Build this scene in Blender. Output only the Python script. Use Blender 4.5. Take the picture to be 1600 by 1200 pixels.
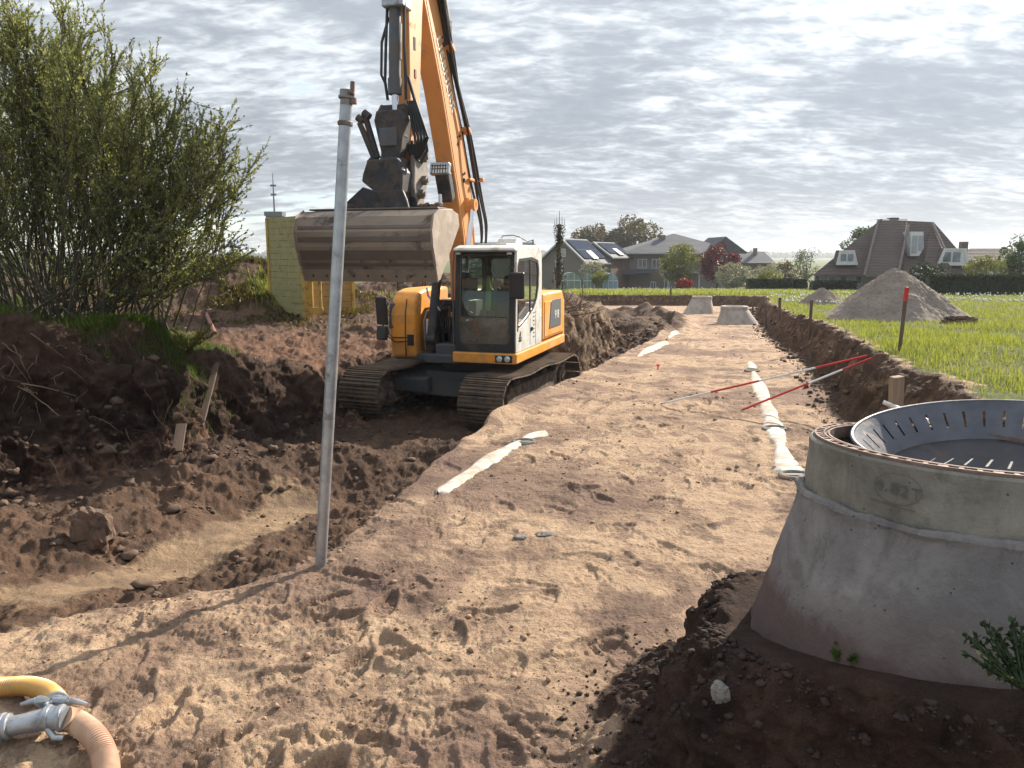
import bpy, bmesh, math, random
import numpy as np
from mathutils import Vector, Matrix, Euler

S = bpy.context.scene
for o in list(bpy.data.objects): bpy.data.objects.remove(o)
R = math.radians
PITCH, CAMH, FPX = R(9.46), 1.7, 1200.0

# ------------------------------------------------------------------ camera, sun, sky
cam = bpy.data.objects.new('camera', bpy.data.cameras.new('camera')); S.collection.objects.link(cam)
cam.location = (0, 0, CAMH); cam.rotation_euler = (R(90) - PITCH, 0, 0)
cam.data.lens = 27.0; cam.data.sensor_width = 36.0; cam.data.clip_start = .05; cam.data.clip_end = 6000
S.camera = cam
S.render.resolution_x, S.render.resolution_y = 1024, 768
S.view_settings.view_transform = 'Standard'; S.view_settings.look = 'None'
S.view_settings.gamma = 1; S.view_settings.exposure = 1.06
SUN_AZ, SUN_EL = R(41), R(29)
sl = bpy.data.lights.new('sun', 'SUN'); sl.energy = 5.0; sl.angle = R(.6); sl.color = (1, .90, .76)
sun = bpy.data.objects.new('sun', sl); S.collection.objects.link(sun)
sdir = Vector((math.sin(SUN_AZ) * math.cos(SUN_EL), math.cos(SUN_AZ) * math.cos(SUN_EL), math.sin(SUN_EL)))
sun.rotation_euler = sdir.to_track_quat('Z', 'Y').to_euler(); sun.location = sdir * 60

def world():
    w = bpy.data.worlds.new('World'); S.world = w; w.use_nodes = True
    nt = w.node_tree; N = nt.nodes; L = nt.links; N.clear()
    def n(t, **k):
        a = N.new(t)
        for q, v in k.items(): setattr(a, q, v)
        return a
    def mth(op, a, b=None, c=None, clamp=False):
        m = n('ShaderNodeMath', operation=op); m.use_clamp = clamp
        for i, v in enumerate((a, b, c)):
            if v is None: continue
            if isinstance(v, (int, float)): m.inputs[i].default_value = v
            else: L.new(v, m.inputs[i])
        return m.outputs[0]
    tc = n('ShaderNodeTexCoord'); sp = n('ShaderNodeSeparateXYZ'); L.new(tc.outputs['Generated'], sp.inputs[0])
    z = mth('ADD', mth('MAXIMUM', sp.outputs[2], 0.0), .24)
    cb = n('ShaderNodeCombineXYZ'); L.new(mth('DIVIDE', sp.outputs[0], z), cb.inputs[0]); L.new(mth('DIVIDE', sp.outputs[1], z), cb.inputs[1])
    def noise(sc, det, rough, dist, loc=(0, 0, 0), rot=0, s=(1, 1, 1)):
        mp = n('ShaderNodeMapping'); mp.inputs['Location'].default_value = loc; mp.inputs['Rotation'].default_value = (0, 0, rot)
        mp.inputs['Scale'].default_value = s; L.new(cb.outputs[0], mp.inputs[0])
        t = n('ShaderNodeTexNoise'); t.inputs['Scale'].default_value = sc; t.inputs['Detail'].default_value = det
        t.inputs['Roughness'].default_value = rough; t.inputs['Distortion'].default_value = dist
        L.new(mp.outputs[0], t.inputs['Vector']); return t.outputs['Fac']
    big = noise(1.7, 3, .5, .3, (3.1, 1.7, 0))
    rip = noise(9.0, 4, .55, .45, (1, 5, 0), R(24), (.75, 1.5, 1))
    fin = noise(25, 3, .5, .4, (4, 2, 0), R(18), (.85, 1.5, 1))
    c = mth('ADD', mth('MULTIPLY', big, .70), mth('ADD', mth('MULTIPLY', rip, .64), mth('MULTIPLY', fin, .30)))   # ~0.8 mean
    r = n('ShaderNodeValToRGB'); L.new(mth('SUBTRACT', c, .3), r.inputs[0])
    E = r.color_ramp.elements
    E[0].position = .28; E[0].color = (.44, .51, .60, 1)
    E[1].position = .75; E[1].color = (.21, .235, .27, 1)
    for p, col in ((.36, (.475, .505, .535, 1)), (.44, (.375, .402, .432, 1)), (.51, (.292, .318, .350, 1)), (.60, (.235, .260, .292, 1))):
        e = E.new(p); e.color = col
    # brighter, warmer light low over the horizon where the deck is seen edge on
    lowf = mth('SUBTRACT', 1, mth('DIVIDE', sp.outputs[2], .16, clamp=True), clamp=True)
    mh = n('ShaderNodeMix', data_type='RGBA'); L.new(mth('MULTIPLY', mth('POWER', lowf, 1.8), .5), mh.inputs[0])
    L.new(r.outputs[0], mh.inputs[6]); mh.inputs[7].default_value = (.40, .405, .395, 1)
    # the side of the sky nearest the sun is lighter
    dt = n('ShaderNodeVectorMath', operation='DOT_PRODUCT'); L.new(tc.outputs['Generated'], dt.inputs[0]); dt.inputs[1].default_value = sdir
    gl = mth('ADD', mth('ADD', .87, mth('MULTIPLY', mth('MAXIMUM', mth('SUBTRACT', sp.outputs[2], .12), 0), .9)), mth('MULTIPLY', mth('POWER', mth('MAXIMUM', dt.outputs['Value'], 0), 5), .32))
    mg = n('ShaderNodeVectorMath', operation='SCALE'); L.new(mh.outputs[2], mg.inputs[0]); L.new(gl, mg.inputs['Scale'])
    sky = n('ShaderNodeTexSky'); sky.sky_type = 'NISHITA'; sky.sun_disc = False; sky.sun_elevation = SUN_EL; sky.sun_rotation = SUN_AZ
    sky.air_density = 1.0; sky.dust_density = .1; sky.ozone_density = 3
    ss = n('ShaderNodeVectorMath', operation='SCALE'); L.new(sky.outputs[0], ss.inputs[0]); ss.inputs['Scale'].default_value = .085
    # holes of blue where the deck is thinnest, more of them low on the left
    west = mth('MULTIPLY', mth('MAXIMUM', mth('SUBTRACT', mth('MULTIPLY', sp.outputs[0], -1), .12), 0), lowf)
    hole = mth('ADD', mth('SUBTRACT', mth('MULTIPLY', mth('ADD', mth('MULTIPLY', big, .65), mth('MULTIPLY', rip, .35)), -1), -.392), mth('MULTIPLY', west, .85))
    holef = mth('MULTIPLY', hole, 11, clamp=True)
    mx = n('ShaderNodeMix', data_type='RGBA'); L.new(mth('MULTIPLY', holef, .8), mx.inputs[0]); L.new(mg.outputs[0], mx.inputs[6]); L.new(ss.outputs[0], mx.inputs[7])
    bg = n('ShaderNodeBackground'); L.new(mx.outputs[2], bg.inputs[0]); bg.inputs[1].default_value = 1.0
    out = n('ShaderNodeOutputWorld'); L.new(bg.outputs[0], out.inputs[0])
world()

# ------------------------------------------------------------------ helpers
def tag(o, label=None, cat=None, group=None, kind=None):
    if label: o['label'] = label
    if cat: o['category'] = cat
    if group: o['group'] = group
    if kind: o['kind'] = kind
    return o
def empty(name, loc=(0, 0, 0), rz=0, label=None, cat=None, group=None):
    o = bpy.data.objects.new(name, None); S.collection.objects.link(o); o.empty_display_size = .2
    o.location = loc; o.rotation_euler = (0, 0, rz); return tag(o, label, cat, group)
def link_mesh(name, me, mat=None, parent=None):
    o = bpy.data.objects.new(name, me); S.collection.objects.link(o)
    if mat: me.materials.append(mat)
    if parent: o.parent = parent
    return o
def np_mesh(name, V, F, mat=None, parent=None, smooth=False):
    """V (n,3); F list of (m,k) int arrays"""
    me = bpy.data.meshes.new(name); V = np.asarray(V, np.float32)
    if isinstance(F, np.ndarray): F = [F]
    me.vertices.add(len(V)); me.vertices.foreach_set('co', V.ravel())
    tot = np.concatenate([np.full(len(f), f.shape[1], np.int32) for f in F]); idx = np.concatenate([f.ravel() for f in F]).astype(np.int32)
    me.loops.add(len(idx)); me.loops.foreach_set('vertex_index', idx)
    me.polygons.add(len(tot)); st = np.zeros(len(tot), np.int32); st[1:] = np.cumsum(tot)[:-1]
    me.polygons.foreach_set('loop_start', st); me.polygons.foreach_set('loop_total', tot)
    if smooth: me.polygons.foreach_set('use_smooth', np.ones(len(tot), bool))
    me.update(calc_edges=True)
    return link_mesh(name, me, mat, parent)

class MB:
    def __init__(s): s.v = []; s.f = []
    def add(s, vs, fs):
        b = len(s.v); s.v += [tuple(v) for v in vs]; s.f += [tuple(i + b for i in f) for f in fs]; return s
    def box(s, c, d, rot=None):
        x, y, z = (q / 2 for q in d)
        vs = [Vector(p) for p in ((-x,-y,-z),(x,-y,-z),(x,y,-z),(-x,y,-z),(-x,-y,z),(x,-y,z),(x,y,z),(-x,y,z))]
        if rot is not None:
            m = rot if isinstance(rot, Matrix) else Euler(rot).to_matrix()
            vs = [m @ v for v in vs]
        return s.add([v + Vector(c) for v in vs], [(0,3,2,1),(4,5,6,7),(0,1,5,4),(1,2,6,5),(2,3,7,6),(3,0,4,7)])
    def bb(s, a, b):
        return s.box([(p + q) / 2 for p, q in zip(a, b)], [abs(q - p) for p, q in zip(a, b)])
    def cyl(s, a, b, r, r2=None, n=20, cap=True):
        return s.tube([a, b], [r, r if r2 is None else r2], n, cap)
    def tube(s, pts, rad, n=10, cap=True):
        P = [Vector(p) for p in pts]
        if not hasattr(rad, '__len__'): rad = [rad] * len(P)
        t0 = (P[1] - P[0]).normalized(); u = t0.orthogonal().normalized()
        b = len(s.v)
        for i, p in enumerate(P):
            t = (P[min(i + 1, len(P) - 1)] - P[max(i - 1, 0)]).normalized()
            u = (u - t * u.dot(t)).normalized(); w = t.cross(u)
            for k in range(n):
                a = 2 * math.pi * k / n; s.v.append(tuple(p + (u * math.cos(a) + w * math.sin(a)) * rad[i]))
        for i in range(len(P) - 1):
            for k in range(n):
                q = (k + 1) % n; s.f.append((b + i*n + k, b + i*n + q, b + (i+1)*n + q, b + (i+1)*n + k))
        if cap:
            s.f.append(tuple(b + k for k in range(n))[::-1]); e = b + (len(P) - 1) * n; s.f.append(tuple(e + k for k in range(n)))
        return s
    def prism(s, pts, y0, y1, axis='y'):
        """2D polygon (x,z) run between y0 and y1 (axis y), or (x,y) between z0,z1 (axis z), or (y,z) along x"""
        m = len(pts); vs = []
        for h in (y0, y1):
            for a, c in pts: vs.append((a, h, c) if axis == 'y' else (a, c, h) if axis == 'z' else (h, a, c))
        return s.add(vs, [tuple(range(m))[::-1], tuple(range(m, 2*m))] + [(i, (i+1) % m, m + (i+1) % m, m + i) for i in range(m)])
    def lathe(s, prof, c=(0, 0, 0), n=48, closed=False, mat=None):
        b = len(s.v); m = len(prof)
        for k in range(n):
            a = 2 * math.pi * k / n
            for r, z in prof:
                v = Vector((r * math.cos(a), r * math.sin(a), z))
                if mat is not None: v = mat @ v
                s.v.append(tuple(v + Vector(c)))
        for k in range(n):
            q = (k + 1) % n
            for i in range(m if closed else m - 1):
                j = (i + 1) % m; s.f.append((b + k*m + i, b + q*m + i, b + q*m + j, b + k*m + j))
        return s
    def split(s, name, mat=None, parent=None, **k):
        par = list(range(len(s.v)))
        def fd(a):
            while par[a] != a: par[a] = par[par[a]]; a = par[a]
            return a
        for f in s.f:
            for q in f[1:]: par[fd(q)] = fd(f[0])
        g = {}
        for f in s.f: g.setdefault(fd(f[0]), []).append(f)
        for fs in g.values():
            ix = sorted({q for f in fs for q in f}); mp = {q: i for i, q in enumerate(ix)}; m = MB(); m.add([s.v[q] for q in ix], [tuple(mp[q] for q in f) for f in fs]); m.build(name, mat, parent, **k)
    def quad(s, a, b, c, d): return s.add([a, b, c, d], [(0, 1, 2, 3)])
    def panel(s, outer, inner, y0, y1, to3, n=56):
        """a plate with a hole: outer/inner 2D loops, star shaped about the inner centroid; to3(a,b,h) gives 3D"""
        cx = sum(p[0] for p in inner) / len(inner); cy = sum(p[1] for p in inner) / len(inner)
        def hit(loop, a):
            dx, dy = math.cos(a), math.sin(a); best = None
            for i in range(len(loop)):
                x1, y1_ = loop[i][0] - cx, loop[i][1] - cy; x2, y2_ = loop[(i+1) % len(loop)][0] - cx, loop[(i+1) % len(loop)][1] - cy
                den = dx * (y2_ - y1_) - dy * (x2 - x1)
                if abs(den) < 1e-12: continue
                t = (x1 * (y2_ - y1_) - y1_ * (x2 - x1)) / den; w = (x1 * dy - y1_ * dx) / den
                if t > 0 and -1e-6 <= w <= 1 + 1e-6 and (best is None or t < best): best = t
            return cx + dx * best, cy + dy * best
        ang = [2 * math.pi * k / n for k in range(n)] + [math.atan2(p[1] - cy, p[0] - cx) % (2 * math.pi) for p in list(outer) + list(inner)]
        ang = sorted(set(round(a, 5) for a in ang)); m = len(ang)
        vs = []
        for h in (y0, y1):
            for loop in (outer, inner):
                for a in ang: q = hit(loop, a); vs.append(to3(q[0], q[1], h))
        fs = []
        for i in range(m):
            j = (i + 1) % m
            fs += [(i, j, m + j, m + i), (2*m + j, 2*m + i, 3*m + i, 3*m + j), (i, 2*m + i, 2*m + j, j), (m + j, 3*m + j, 3*m + i, m + i)]
        return s.add(vs, fs)
    def xf(s, M_): s.v = [tuple(M_ @ Vector(v)) for v in s.v]; return s
    def build(s, name, mat=None, parent=None, smooth=False, bevel=0, seg=2):
        me = bpy.data.meshes.new(name); me.from_pydata(s.v, [], s.f)
        bm = bmesh.new(); bm.from_mesh(me); bmesh.ops.recalc_face_normals(bm, faces=bm.faces); bm.to_mesh(me); bm.free()
        o = link_mesh(name, me, mat, parent)
        if smooth:
            for p in me.polygons: p.use_smooth = True
            md = o.modifiers.new('e', 'EDGE_SPLIT'); md.split_angle = R(38)
        if bevel:
            b = o.modifiers.new('b', 'BEVEL'); b.width = bevel; b.segments = seg; b.limit_method = 'ANGLE'; b.angle_limit = R(30)
            b.harden_normals = False
        return o

def px(x, y, z0=0.0, fall=.033):
    """the point of the photo seen on the ground of height z0 (with the land's fall) : used only to measure where things stand"""
    dx, dy = (x - 800) / FPX, (600 - y) / FPX
    r = (dx, math.cos(PITCH) + dy * math.sin(PITCH), -math.sin(PITCH) + dy * math.cos(PITCH))
    t = (z0 - CAMH) / r[2]
    if t * r[1] > 9: t = (z0 + fall * 9 - CAMH) / (r[2] + fall * r[1])
    return Vector((r[0] * t, r[1] * t, CAMH + r[2] * t))
def at(x, y, Y):
    dx, dy = (x - 800) / FPX, (600 - y) / FPX
    r = (dx, math.cos(PITCH) + dy * math.sin(PITCH), -math.sin(PITCH) + dy * math.cos(PITCH)); t = Y / r[1]
    return Vector((r[0] * t, Y, CAMH + r[2] * t))

def text_mesh(txt, size, name, mat, parent=None, thick=.0, spacing=1.0):
    cu = bpy.data.curves.new(name, 'FONT'); cu.body = txt; cu.size = size; cu.extrude = thick; cu.align_x = 'CENTER'; cu.align_y = 'CENTER'
    cu.space_character = spacing; cu.offset = size * .02
    t = bpy.data.objects.new(name, cu); S.collection.objects.link(t)
    dg = bpy.context.evaluated_depsgraph_get(); me = bpy.data.meshes.new_from_object(t.evaluated_get(dg))
    bpy.data.objects.remove(t); bpy.data.curves.remove(cu)
    me.materials.clear(); return link_mesh(name, me, mat, parent)

# ------------------------------------------------------------------ materials
class NT:
    def __init__(s, name):
        s.m = bpy.data.materials.new(name); s.m.use_nodes = True; s.t = s.m.node_tree; s.N = s.t.nodes; s.L = s.t.links; s.N.clear()
        s.out = s.N.new('ShaderNodeOutputMaterial'); s.tc = s.N.new('ShaderNodeTexCoord')
    def n(s, t, **k):
        a = s.N.new(t)
        for q, v in k.items(): setattr(a, q, v)
        return a
    def noise(s, sc, det=4, rough=.6, dist=0, vec=None, scale=(1, 1, 1), loc=(0, 0, 0)):
        t = s.n('ShaderNodeTexNoise'); t.inputs['Scale'].default_value = sc; t.inputs['Detail'].default_value = det
        t.inputs['Roughness'].default_value = rough; t.inputs['Distortion'].default_value = dist
        mp = s.n('ShaderNodeMapping'); mp.inputs['Scale'].default_value = scale; mp.inputs['Location'].default_value = loc
        s.L.new(vec or s.tc.outputs['Object'], mp.inputs[0]); s.L.new(mp.outputs[0], t.inputs['Vector']); return t.outputs['Fac']
    def ramp(s, fac, stops):
        r = s.n('ShaderNodeValToRGB'); s.L.new(fac, r.inputs[0]); e = r.color_ramp.elements
        e[0].position, e[0].color = stops[0][0], (*stops[0][1], 1) if hasattr(stops[0][1], '__len__') else (stops[0][1],) * 3 + (1,)
        e[1].position, e[1].color = stops[-1][0], (*stops[-1][1], 1) if hasattr(stops[-1][1], '__len__') else (stops[-1][1],) * 3 + (1,)
        for p, c in stops[1:-1]:
            k = e.new(p); k.color = (*c, 1) if hasattr(c, '__len__') else (c,) * 3 + (1,)
        return r.outputs[0]
    def mix(s, f, a, b, mode='MIX'):
        m = s.n('ShaderNodeMix', data_type='RGBA', blend_type=mode)
        for i, v in ((0, f), (6, a), (7, b)):
            if isinstance(v, (int, float)): m.inputs[i].default_value = v
            elif isinstance(v, tuple): m.inputs[i].default_value = (*v, 1)
            else: s.L.new(v, m.inputs[i])
        return m.outputs[2]
    def math(s, op, a, b=0, clamp=False):
        m = s.n('ShaderNodeMath', operation=op); m.use_clamp = clamp
        for i, v in ((0, a), (1, b)):
            if isinstance(v, (int, float)): m.inputs[i].default_value = v
            else: s.L.new(v, m.inputs[i])
        return m.outputs[0]
    def bump(s, h, strength=.5, dist=.02, prev=None):
        b = s.n('ShaderNodeBump'); b.inputs['Strength'].default_value = strength; b.inputs['Distance'].default_value = dist
        s.L.new(h, b.inputs['Height'])
        if prev is not None: s.L.new(prev, b.inputs['Normal'])
        return b.outputs[0]
    def principled(s, col, rough=.6, metal=0, spec=.5, normal=None, **kw):
        p = s.n('ShaderNodeBsdfPrincipled')
        for k, v in (('Base Color', col), ('Roughness', rough), ('Metallic', metal), ('Specular IOR Level', spec)):
            if isinstance(v, (int, float)): p.inputs[k].default_value = v
            elif isinstance(v, tuple): p.inputs[k].default_value = (*v, 1)
            else: s.L.new(v, p.inputs[k])
        if normal is not None: s.L.new(normal, p.inputs['Normal'])
        for k, v in kw.items(): p.inputs[k].default_value = v
        s.L.new(p.outputs[0], s.out.inputs[0]); return p

def mat(name, c1, c2=None, rough=.6, metal=0, spec=.4, scale=3, dirt=None, damt=.5, dscale=2.0, bump=0, bscale=40, stretch=(1, 1, 1)):
    t = NT(name); c2 = c2 or tuple(x * .8 for x in c1)
    col = t.ramp(t.noise(scale, 5, .6, .2, scale=stretch), ((.35, c1), (.68, c2)))
    rg = rough
    if dirt:
        f = t.ramp(t.noise(dscale, 7, .7, .4, loc=(3, 7, 1)), ((.62 - damt * .3, 0.0), (.72 - damt * .2, 1.0)))
        f2 = t.math('MULTIPLY', f, .85)
        col = t.mix(f2, col, dirt)
        rg = t.math('ADD', t.math('MULTIPLY', f, max(0, .9 - rough)), rough)
    nrm = t.bump(t.noise(bscale, 4, .6), bump, .01) if bump else None
    t.principled(col, rg, metal, spec, nrm); return t.m

DUST = (.25, .18, .125); MUD = (.11, .075, .05)
M_orange = mat('orange_paint', (.86, .34, .035), (.80, .31, .032), .42, 0, .45, 1.5, dirt=(.52, .28, .11), damt=.55, dscale=2.5)
M_orange2 = mat('orange_boom_paint', (.62, .27, .085), (.56, .245, .08), .5, 0, .4, 1.2, dirt=(.36, .20, .10), damt=.3, dscale=3)
M_white = mat('white_cab_paint', (.68, .69, .66), (.60, .60, .56), .4, 0, .45, 2.5, dirt=(.36, .30, .23), damt=.5, dscale=3)
M_black = mat('black_frame_paint', (.022, .023, .026), (.035, .034, .034), .4, 0, .4, 3, dirt=(.09, .075, .06), damt=.25)
M_rubber = mat('hose_rubber', (.02, .02, .022), (.03, .03, .03), .5, 0, .4, 9)
M_grey = mat('machine_grey_paint', (.085, .095, .11), (.06, .066, .078), .5, 0, .4, 3, dirt=(.13, .105, .085), damt=.5, dscale=4)
M_dark = mat('dark_steel', (.045, .047, .055), (.03, .03, .036), .55, .3, .4, 5, dirt=(.12, .095, .075), damt=.5, dscale=5, bump=.15)
M_steel = mat('worn_steel', (.26, .25, .24), (.16, .15, .14), .45, .7, .5, 8, dirt=(.17, .13, .10), damt=.5, dscale=4)
M_chrome = mat('chrome_rod', (.75, .76, .78), (.7, .7, .72), .14, 1.0, .5, 3)
M_track = mat('track_steel', (.11, .088, .072), (.065, .054, .047), .65, .25, .4, 7, dirt=(.22, .155, .105), damt=.75, dscale=4, bump=.6, bscale=30)
M_bucket = mat('dusty_bucket_steel', (.30, .24, .19), (.215, .17, .135), .6, .15, .4, 2.2, dirt=(.06, .045, .04), damt=.32, dscale=2.6, bump=.2, stretch=(.5, .5, 2.5))
M_bucketdark = mat('worn_dark_bucket_steel', (.125, .098, .082), (.165, .13, .108), .6, .2, .4, 3, dirt=(.2, .16, .13), damt=.25, dscale=4)
M_cheek = mat('pale_dusty_cheek_steel', (.36, .29, .235), (.25, .20, .16), .6, .05, .4, 4, dirt=(.46, .39, .32), damt=.3, dscale=5)
M_galv = mat('galvanised_steel', (.40, .42, .44), (.27, .29, .32), .38, .6, .5, 14, dirt=(.2, .18, .16), damt=.2, dscale=6, bump=.08)
M_zinc = mat('grey_zinc', (.10, .104, .122), (.06, .063, .076), .42, .55, .5, 9, dirt=(.2, .16, .14), damt=.18, dscale=9, bump=.12)
M_seat = mat('black_fabric', (.018, .019, .024), (.026, .026, .03), .8)
M_hiviz = mat('hi_vis_cloth', (.22, .42, .10), (.16, .34, .09), .8)
M_red = mat('red_paint', (.55, .03, .025), (.42, .03, .03), .5, dirt=(.3, .12, .09), damt=.25, dscale=8)
M_whitep = mat('white_paint', (.75, .73, .70), (.62, .6, .56), .5, dirt=(.4, .33, .27), damt=.3, dscale=8)
M_lampglass = mat('lamp_lens', (.7, .72, .72), (.5, .52, .52), .12, .2, .8, 20)
M_sticker = mat('grey_lettering', (.28, .27, .26), (.3, .28, .26), .5)

def glass(name, tint, refl=.9, haze=0.0):
    t = NT(name); tr = t.n('ShaderNodeBsdfTransparent'); tr.inputs[0].default_value = (*tint, 1)
    gl = t.n('ShaderNodeBsdfGlossy'); gl.inputs[0].default_value = (refl,) * 3 + (1,); gl.inputs[1].default_value = .03
    fr = t.n('ShaderNodeFresnel'); fr.inputs[0].default_value = 1.5
    mx = t.n('ShaderNodeMixShader'); t.L.new(fr.outputs[0], mx.inputs[0]); t.L.new(tr.outputs[0], mx.inputs[1]); t.L.new(gl.outputs[0], mx.inputs[2])
    last = mx.outputs[0]
    if haze:
        d = t.n('ShaderNodeBsdfDiffuse'); d.inputs[0].default_value = (.35, .3, .24, 1); m2 = t.n('ShaderNodeMixShader')
        t.L.new(t.math('MULTIPLY', t.noise(4, 5, .7), haze), m2.inputs[0]); t.L.new(last, m2.inputs[1]); t.L.new(d.outputs[0], m2.inputs[2]); last = m2.outputs[0]
    t.L.new(last, t.out.inputs[0]); return t.m
M_glass = glass('cab_glass', (.66, .76, .70), .9, .10)
M_pane = mat('window_glass', (.10, .12, .14), (.2, .23, .26), .08, .2, .8, 2)

def leafmat(name, cols, trans=.35, rough=.5):
    t = NT(name); g = t.n('ShaderNodeNewGeometry'); stops = [(i / (len(cols) - 1), c) for i, c in enumerate(cols)]
    f = t.math('ADD', t.math('MULTIPLY', g.outputs['Random Per Island'], .6), t.math('MULTIPLY', t.noise(1.1, 3, .6), .45))
    col = t.ramp(f, stops)
    p = t.principled(col, rough, 0, .2)
    tr = t.n('ShaderNodeBsdfTranslucent'); t.L.new(t.mix(1.0, col, (1.0, 1.0, .55), 'MULTIPLY'), tr.inputs[0])
    mx = t.n('ShaderNodeMixShader'); mx.inputs[0].default_value = trans
    t.L.new(p.outputs[0], mx.inputs[1]); t.L.new(tr.outputs[0], mx.inputs[2]); t.L.new(mx.outputs[0], t.out.inputs[0]); return t.m
M_bark = mat('bark', (.085, .065, .05), (.05, .04, .032), .8, scale=9, bump=.5)
M_twig = mat('willow_twig_bark', (.085, .075, .045), (.05, .042, .03), .75, scale=6)

# ------------------------------------------------------------------ numpy noise
rng = np.random.default_rng(7)
_P = rng.permutation(256); _P = np.concatenate([_P, _P, _P])
_G = rng.normal(size=(256, 3)); _G /= np.linalg.norm(_G, axis=1)[:, None]
def pn3(x, y, z):
    xi, yi, zi = np.floor(x).astype(np.int64), np.floor(y).astype(np.int64), np.floor(z).astype(np.int64)
    xf, yf, zf = x - xi, y - yi, z - zi; xi &= 255; yi &= 255; zi &= 255
    u, v, w = (t * t * t * (t * (t * 6 - 15) + 10) for t in (xf, yf, zf)); r = 0
    for a in (0, 1):
        wa = u if a else 1 - u
        for b in (0, 1):
            wb = v if b else 1 - v
            for c in (0, 1):
                wc = w if c else 1 - w
                g = _G[_P[_P[_P[(xi + a) & 255] + ((yi + b) & 255)] + ((zi + c) & 255)] & 255]
                r = r + wa * wb * wc * (g[..., 0] * (xf - a) + g[..., 1] * (yf - b) + g[..., 2] * (zf - c))
    return r * 1.5
def pn(x, y):
    xi, yi = np.floor(x).astype(np.int64), np.floor(y).astype(np.int64); xf, yf = x - xi, y - yi; xi &= 255; yi &= 255
    u, v = (t * t * t * (t * (t * 6 - 15) + 10) for t in (xf, yf)); r = 0
    for a in (0, 1):
        for b in (0, 1):
            g = _G[_P[_P[(xi + a) & 255] + ((yi + b) & 255)] & 255]; r = r + (u if a else 1 - u) * (v if b else 1 - v) * (g[..., 0] * (xf - a) + g[..., 1] * (yf - b))
    return r * 1.7
def fbm(x, y, o=4, g=.5):
    r = 0; a = 1
    for i in range(o): r = r + a * pn(x * 2 ** i + 17 * i, y * 2 ** i + 31 * i); a *= g
    return r
def fbm3(x, y, z, o=3, g=.5, ridge=False):
    r = 0; a = 1
    for i in range(o):
        q = pn3(x * 2 ** i + 17 * i, y * 2 ** i + 31 * i, z * 2 ** i)
        r = r + a * ((1 - 2 * np.abs(q)) if ridge else q); a *= g
    return r
def sst(a, b, x): t = np.clip((x - a) / (b - a), 0, 1); return t * t * (3 - 2 * t)
def sdist(X, Y, poly):
    """signed distance to an open polyline, positive on its left"""
    best = np.full(X.shape, 1e18); sg = np.ones(X.shape)
    n = len(poly) - 1
    for i in range(n):
        (x1, y1), (x2, y2) = poly[i], poly[i + 1]; dx, dy = x2 - x1, y2 - y1; L = dx * dx + dy * dy
        t = ((X - x1) * dx + (Y - y1) * dy) / L
        lo = -1e9 if i == 0 else 0; hi = 1e9 if i == n - 1 else 1
        t = np.clip(t, lo, hi); d = (X - x1 - t * dx) ** 2 + (Y - y1 - t * dy) ** 2
        m = d < best - 1e-9; best = np.where(m, d, best)
        cr = dx * (Y - y1) - dy * (X - x1)
        # at a joint use the sum of both sides' directions
        sg = np.where(m, np.sign(cr), sg)
    return np.sqrt(best) * sg
def idw(X, Y, pts, p=2.2):
    n = 0; d = 0
    for x, y, z in pts:
        w = 1 / (((X - x) ** 2 + (Y - y) ** 2) + .15) ** (p / 2 * 1.3); n = n + w * z; d = d + w
    return n / d

# ------------------------------------------------------------------ the lie of the land
EDGE = [(-9, 1.2), (-5, 2.0), (-2.6, 2.9), (-1.35, 3.75), (-1.1, 4.15), (-.88, 5.1), (-.57, 6.7), (-.1, 8.2), (.42, 9.9), (.95, 11.3), (1.85, 14), (2.84, 17), (4.0, 20.5), (5.2, 24.4), (6.3, 30), (6.2, 36), (2, 41), (-10, 43)]
BANK = [(-16, -2), (-8.5, 4.5), (-5.6, 7.7), (-4.8, 9.2), (-4.45, 10.8), (-4.0, 12.5), (-3.5, 14.2), (-2.75, 15.6), (-2.0, 17.9), (-.2, 18.9), (1.2, 19.3), (2.4, 22.2), (2.9, 27), (1, 33), (-10, 38)]
RTOP = [(2.75, -4), (2.95, 3.0), (3.3, 5), (3.78, 6.48), (3.95, 8.0), (4.85, 10.9), (5.8, 14), (7.15, 20), (10.0, 30), (14.3, 43.5), (12, 46), (5, 47), (-14, 48)]
PITZ = [(-4.6, 5, -.36), (-4.0, 6.2, -.50), (-3.5, 7.4, -.62), (-3.1, 4.4, -.5), (-2.75, 6.0, -.88), (-2.3, 7.4, -.95), (-2.2, 8, -1.0), (-1.5, 10, -1.15), (0, 13, -1.22), (0, 17, -1.25), (-2, 14, -1.22), (2.2, 19, -1.15), (3.4, 24, -1.0), (4.5, 30, -1.0)]
UPZ = [(-5.6, 7.7, 1.1), (-8, 8, 1.2), (-12, 5, 1.2), (-7, 10.5, 1.1), (-10, 14, 1.0), (-4.8, 9.3, .88), (-4.5, 10.9, .28), (-5.5, 12.2, .42), (-4.1, 12.6, -.08), (-3.5, 14.4, -.42), (-5, 15, -.22), (-6.5, 17, .1), (-7, 20, .18), (-2.7, 16, -.35), (-3, 17.3, -.1), (-4, 20, .12), (-2, 22, .2), (0, 19.3, .2), (1.2, 19.8, .27), (2.4, 22.5, .2), (2, 28, .05), (-5, 28, 0), (-12, 28, .1), (-20, 30, .2), (-15, 20, .6), (-18, 12, .9)]
MHX, MHY = 1.368, 2.28
def PALE(X, Y):
    tt = np.clip(((X + 3.15) * .85 + (Y - 4.9) * 3.0) / (.85 ** 2 + 9), 0, 1); return np.hypot(X + 3.15 - .85 * tt, Y - 4.9 - 3.0 * tt)
def fall(Y): return -.033 * np.clip(Y - 9, 0, 101)
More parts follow.
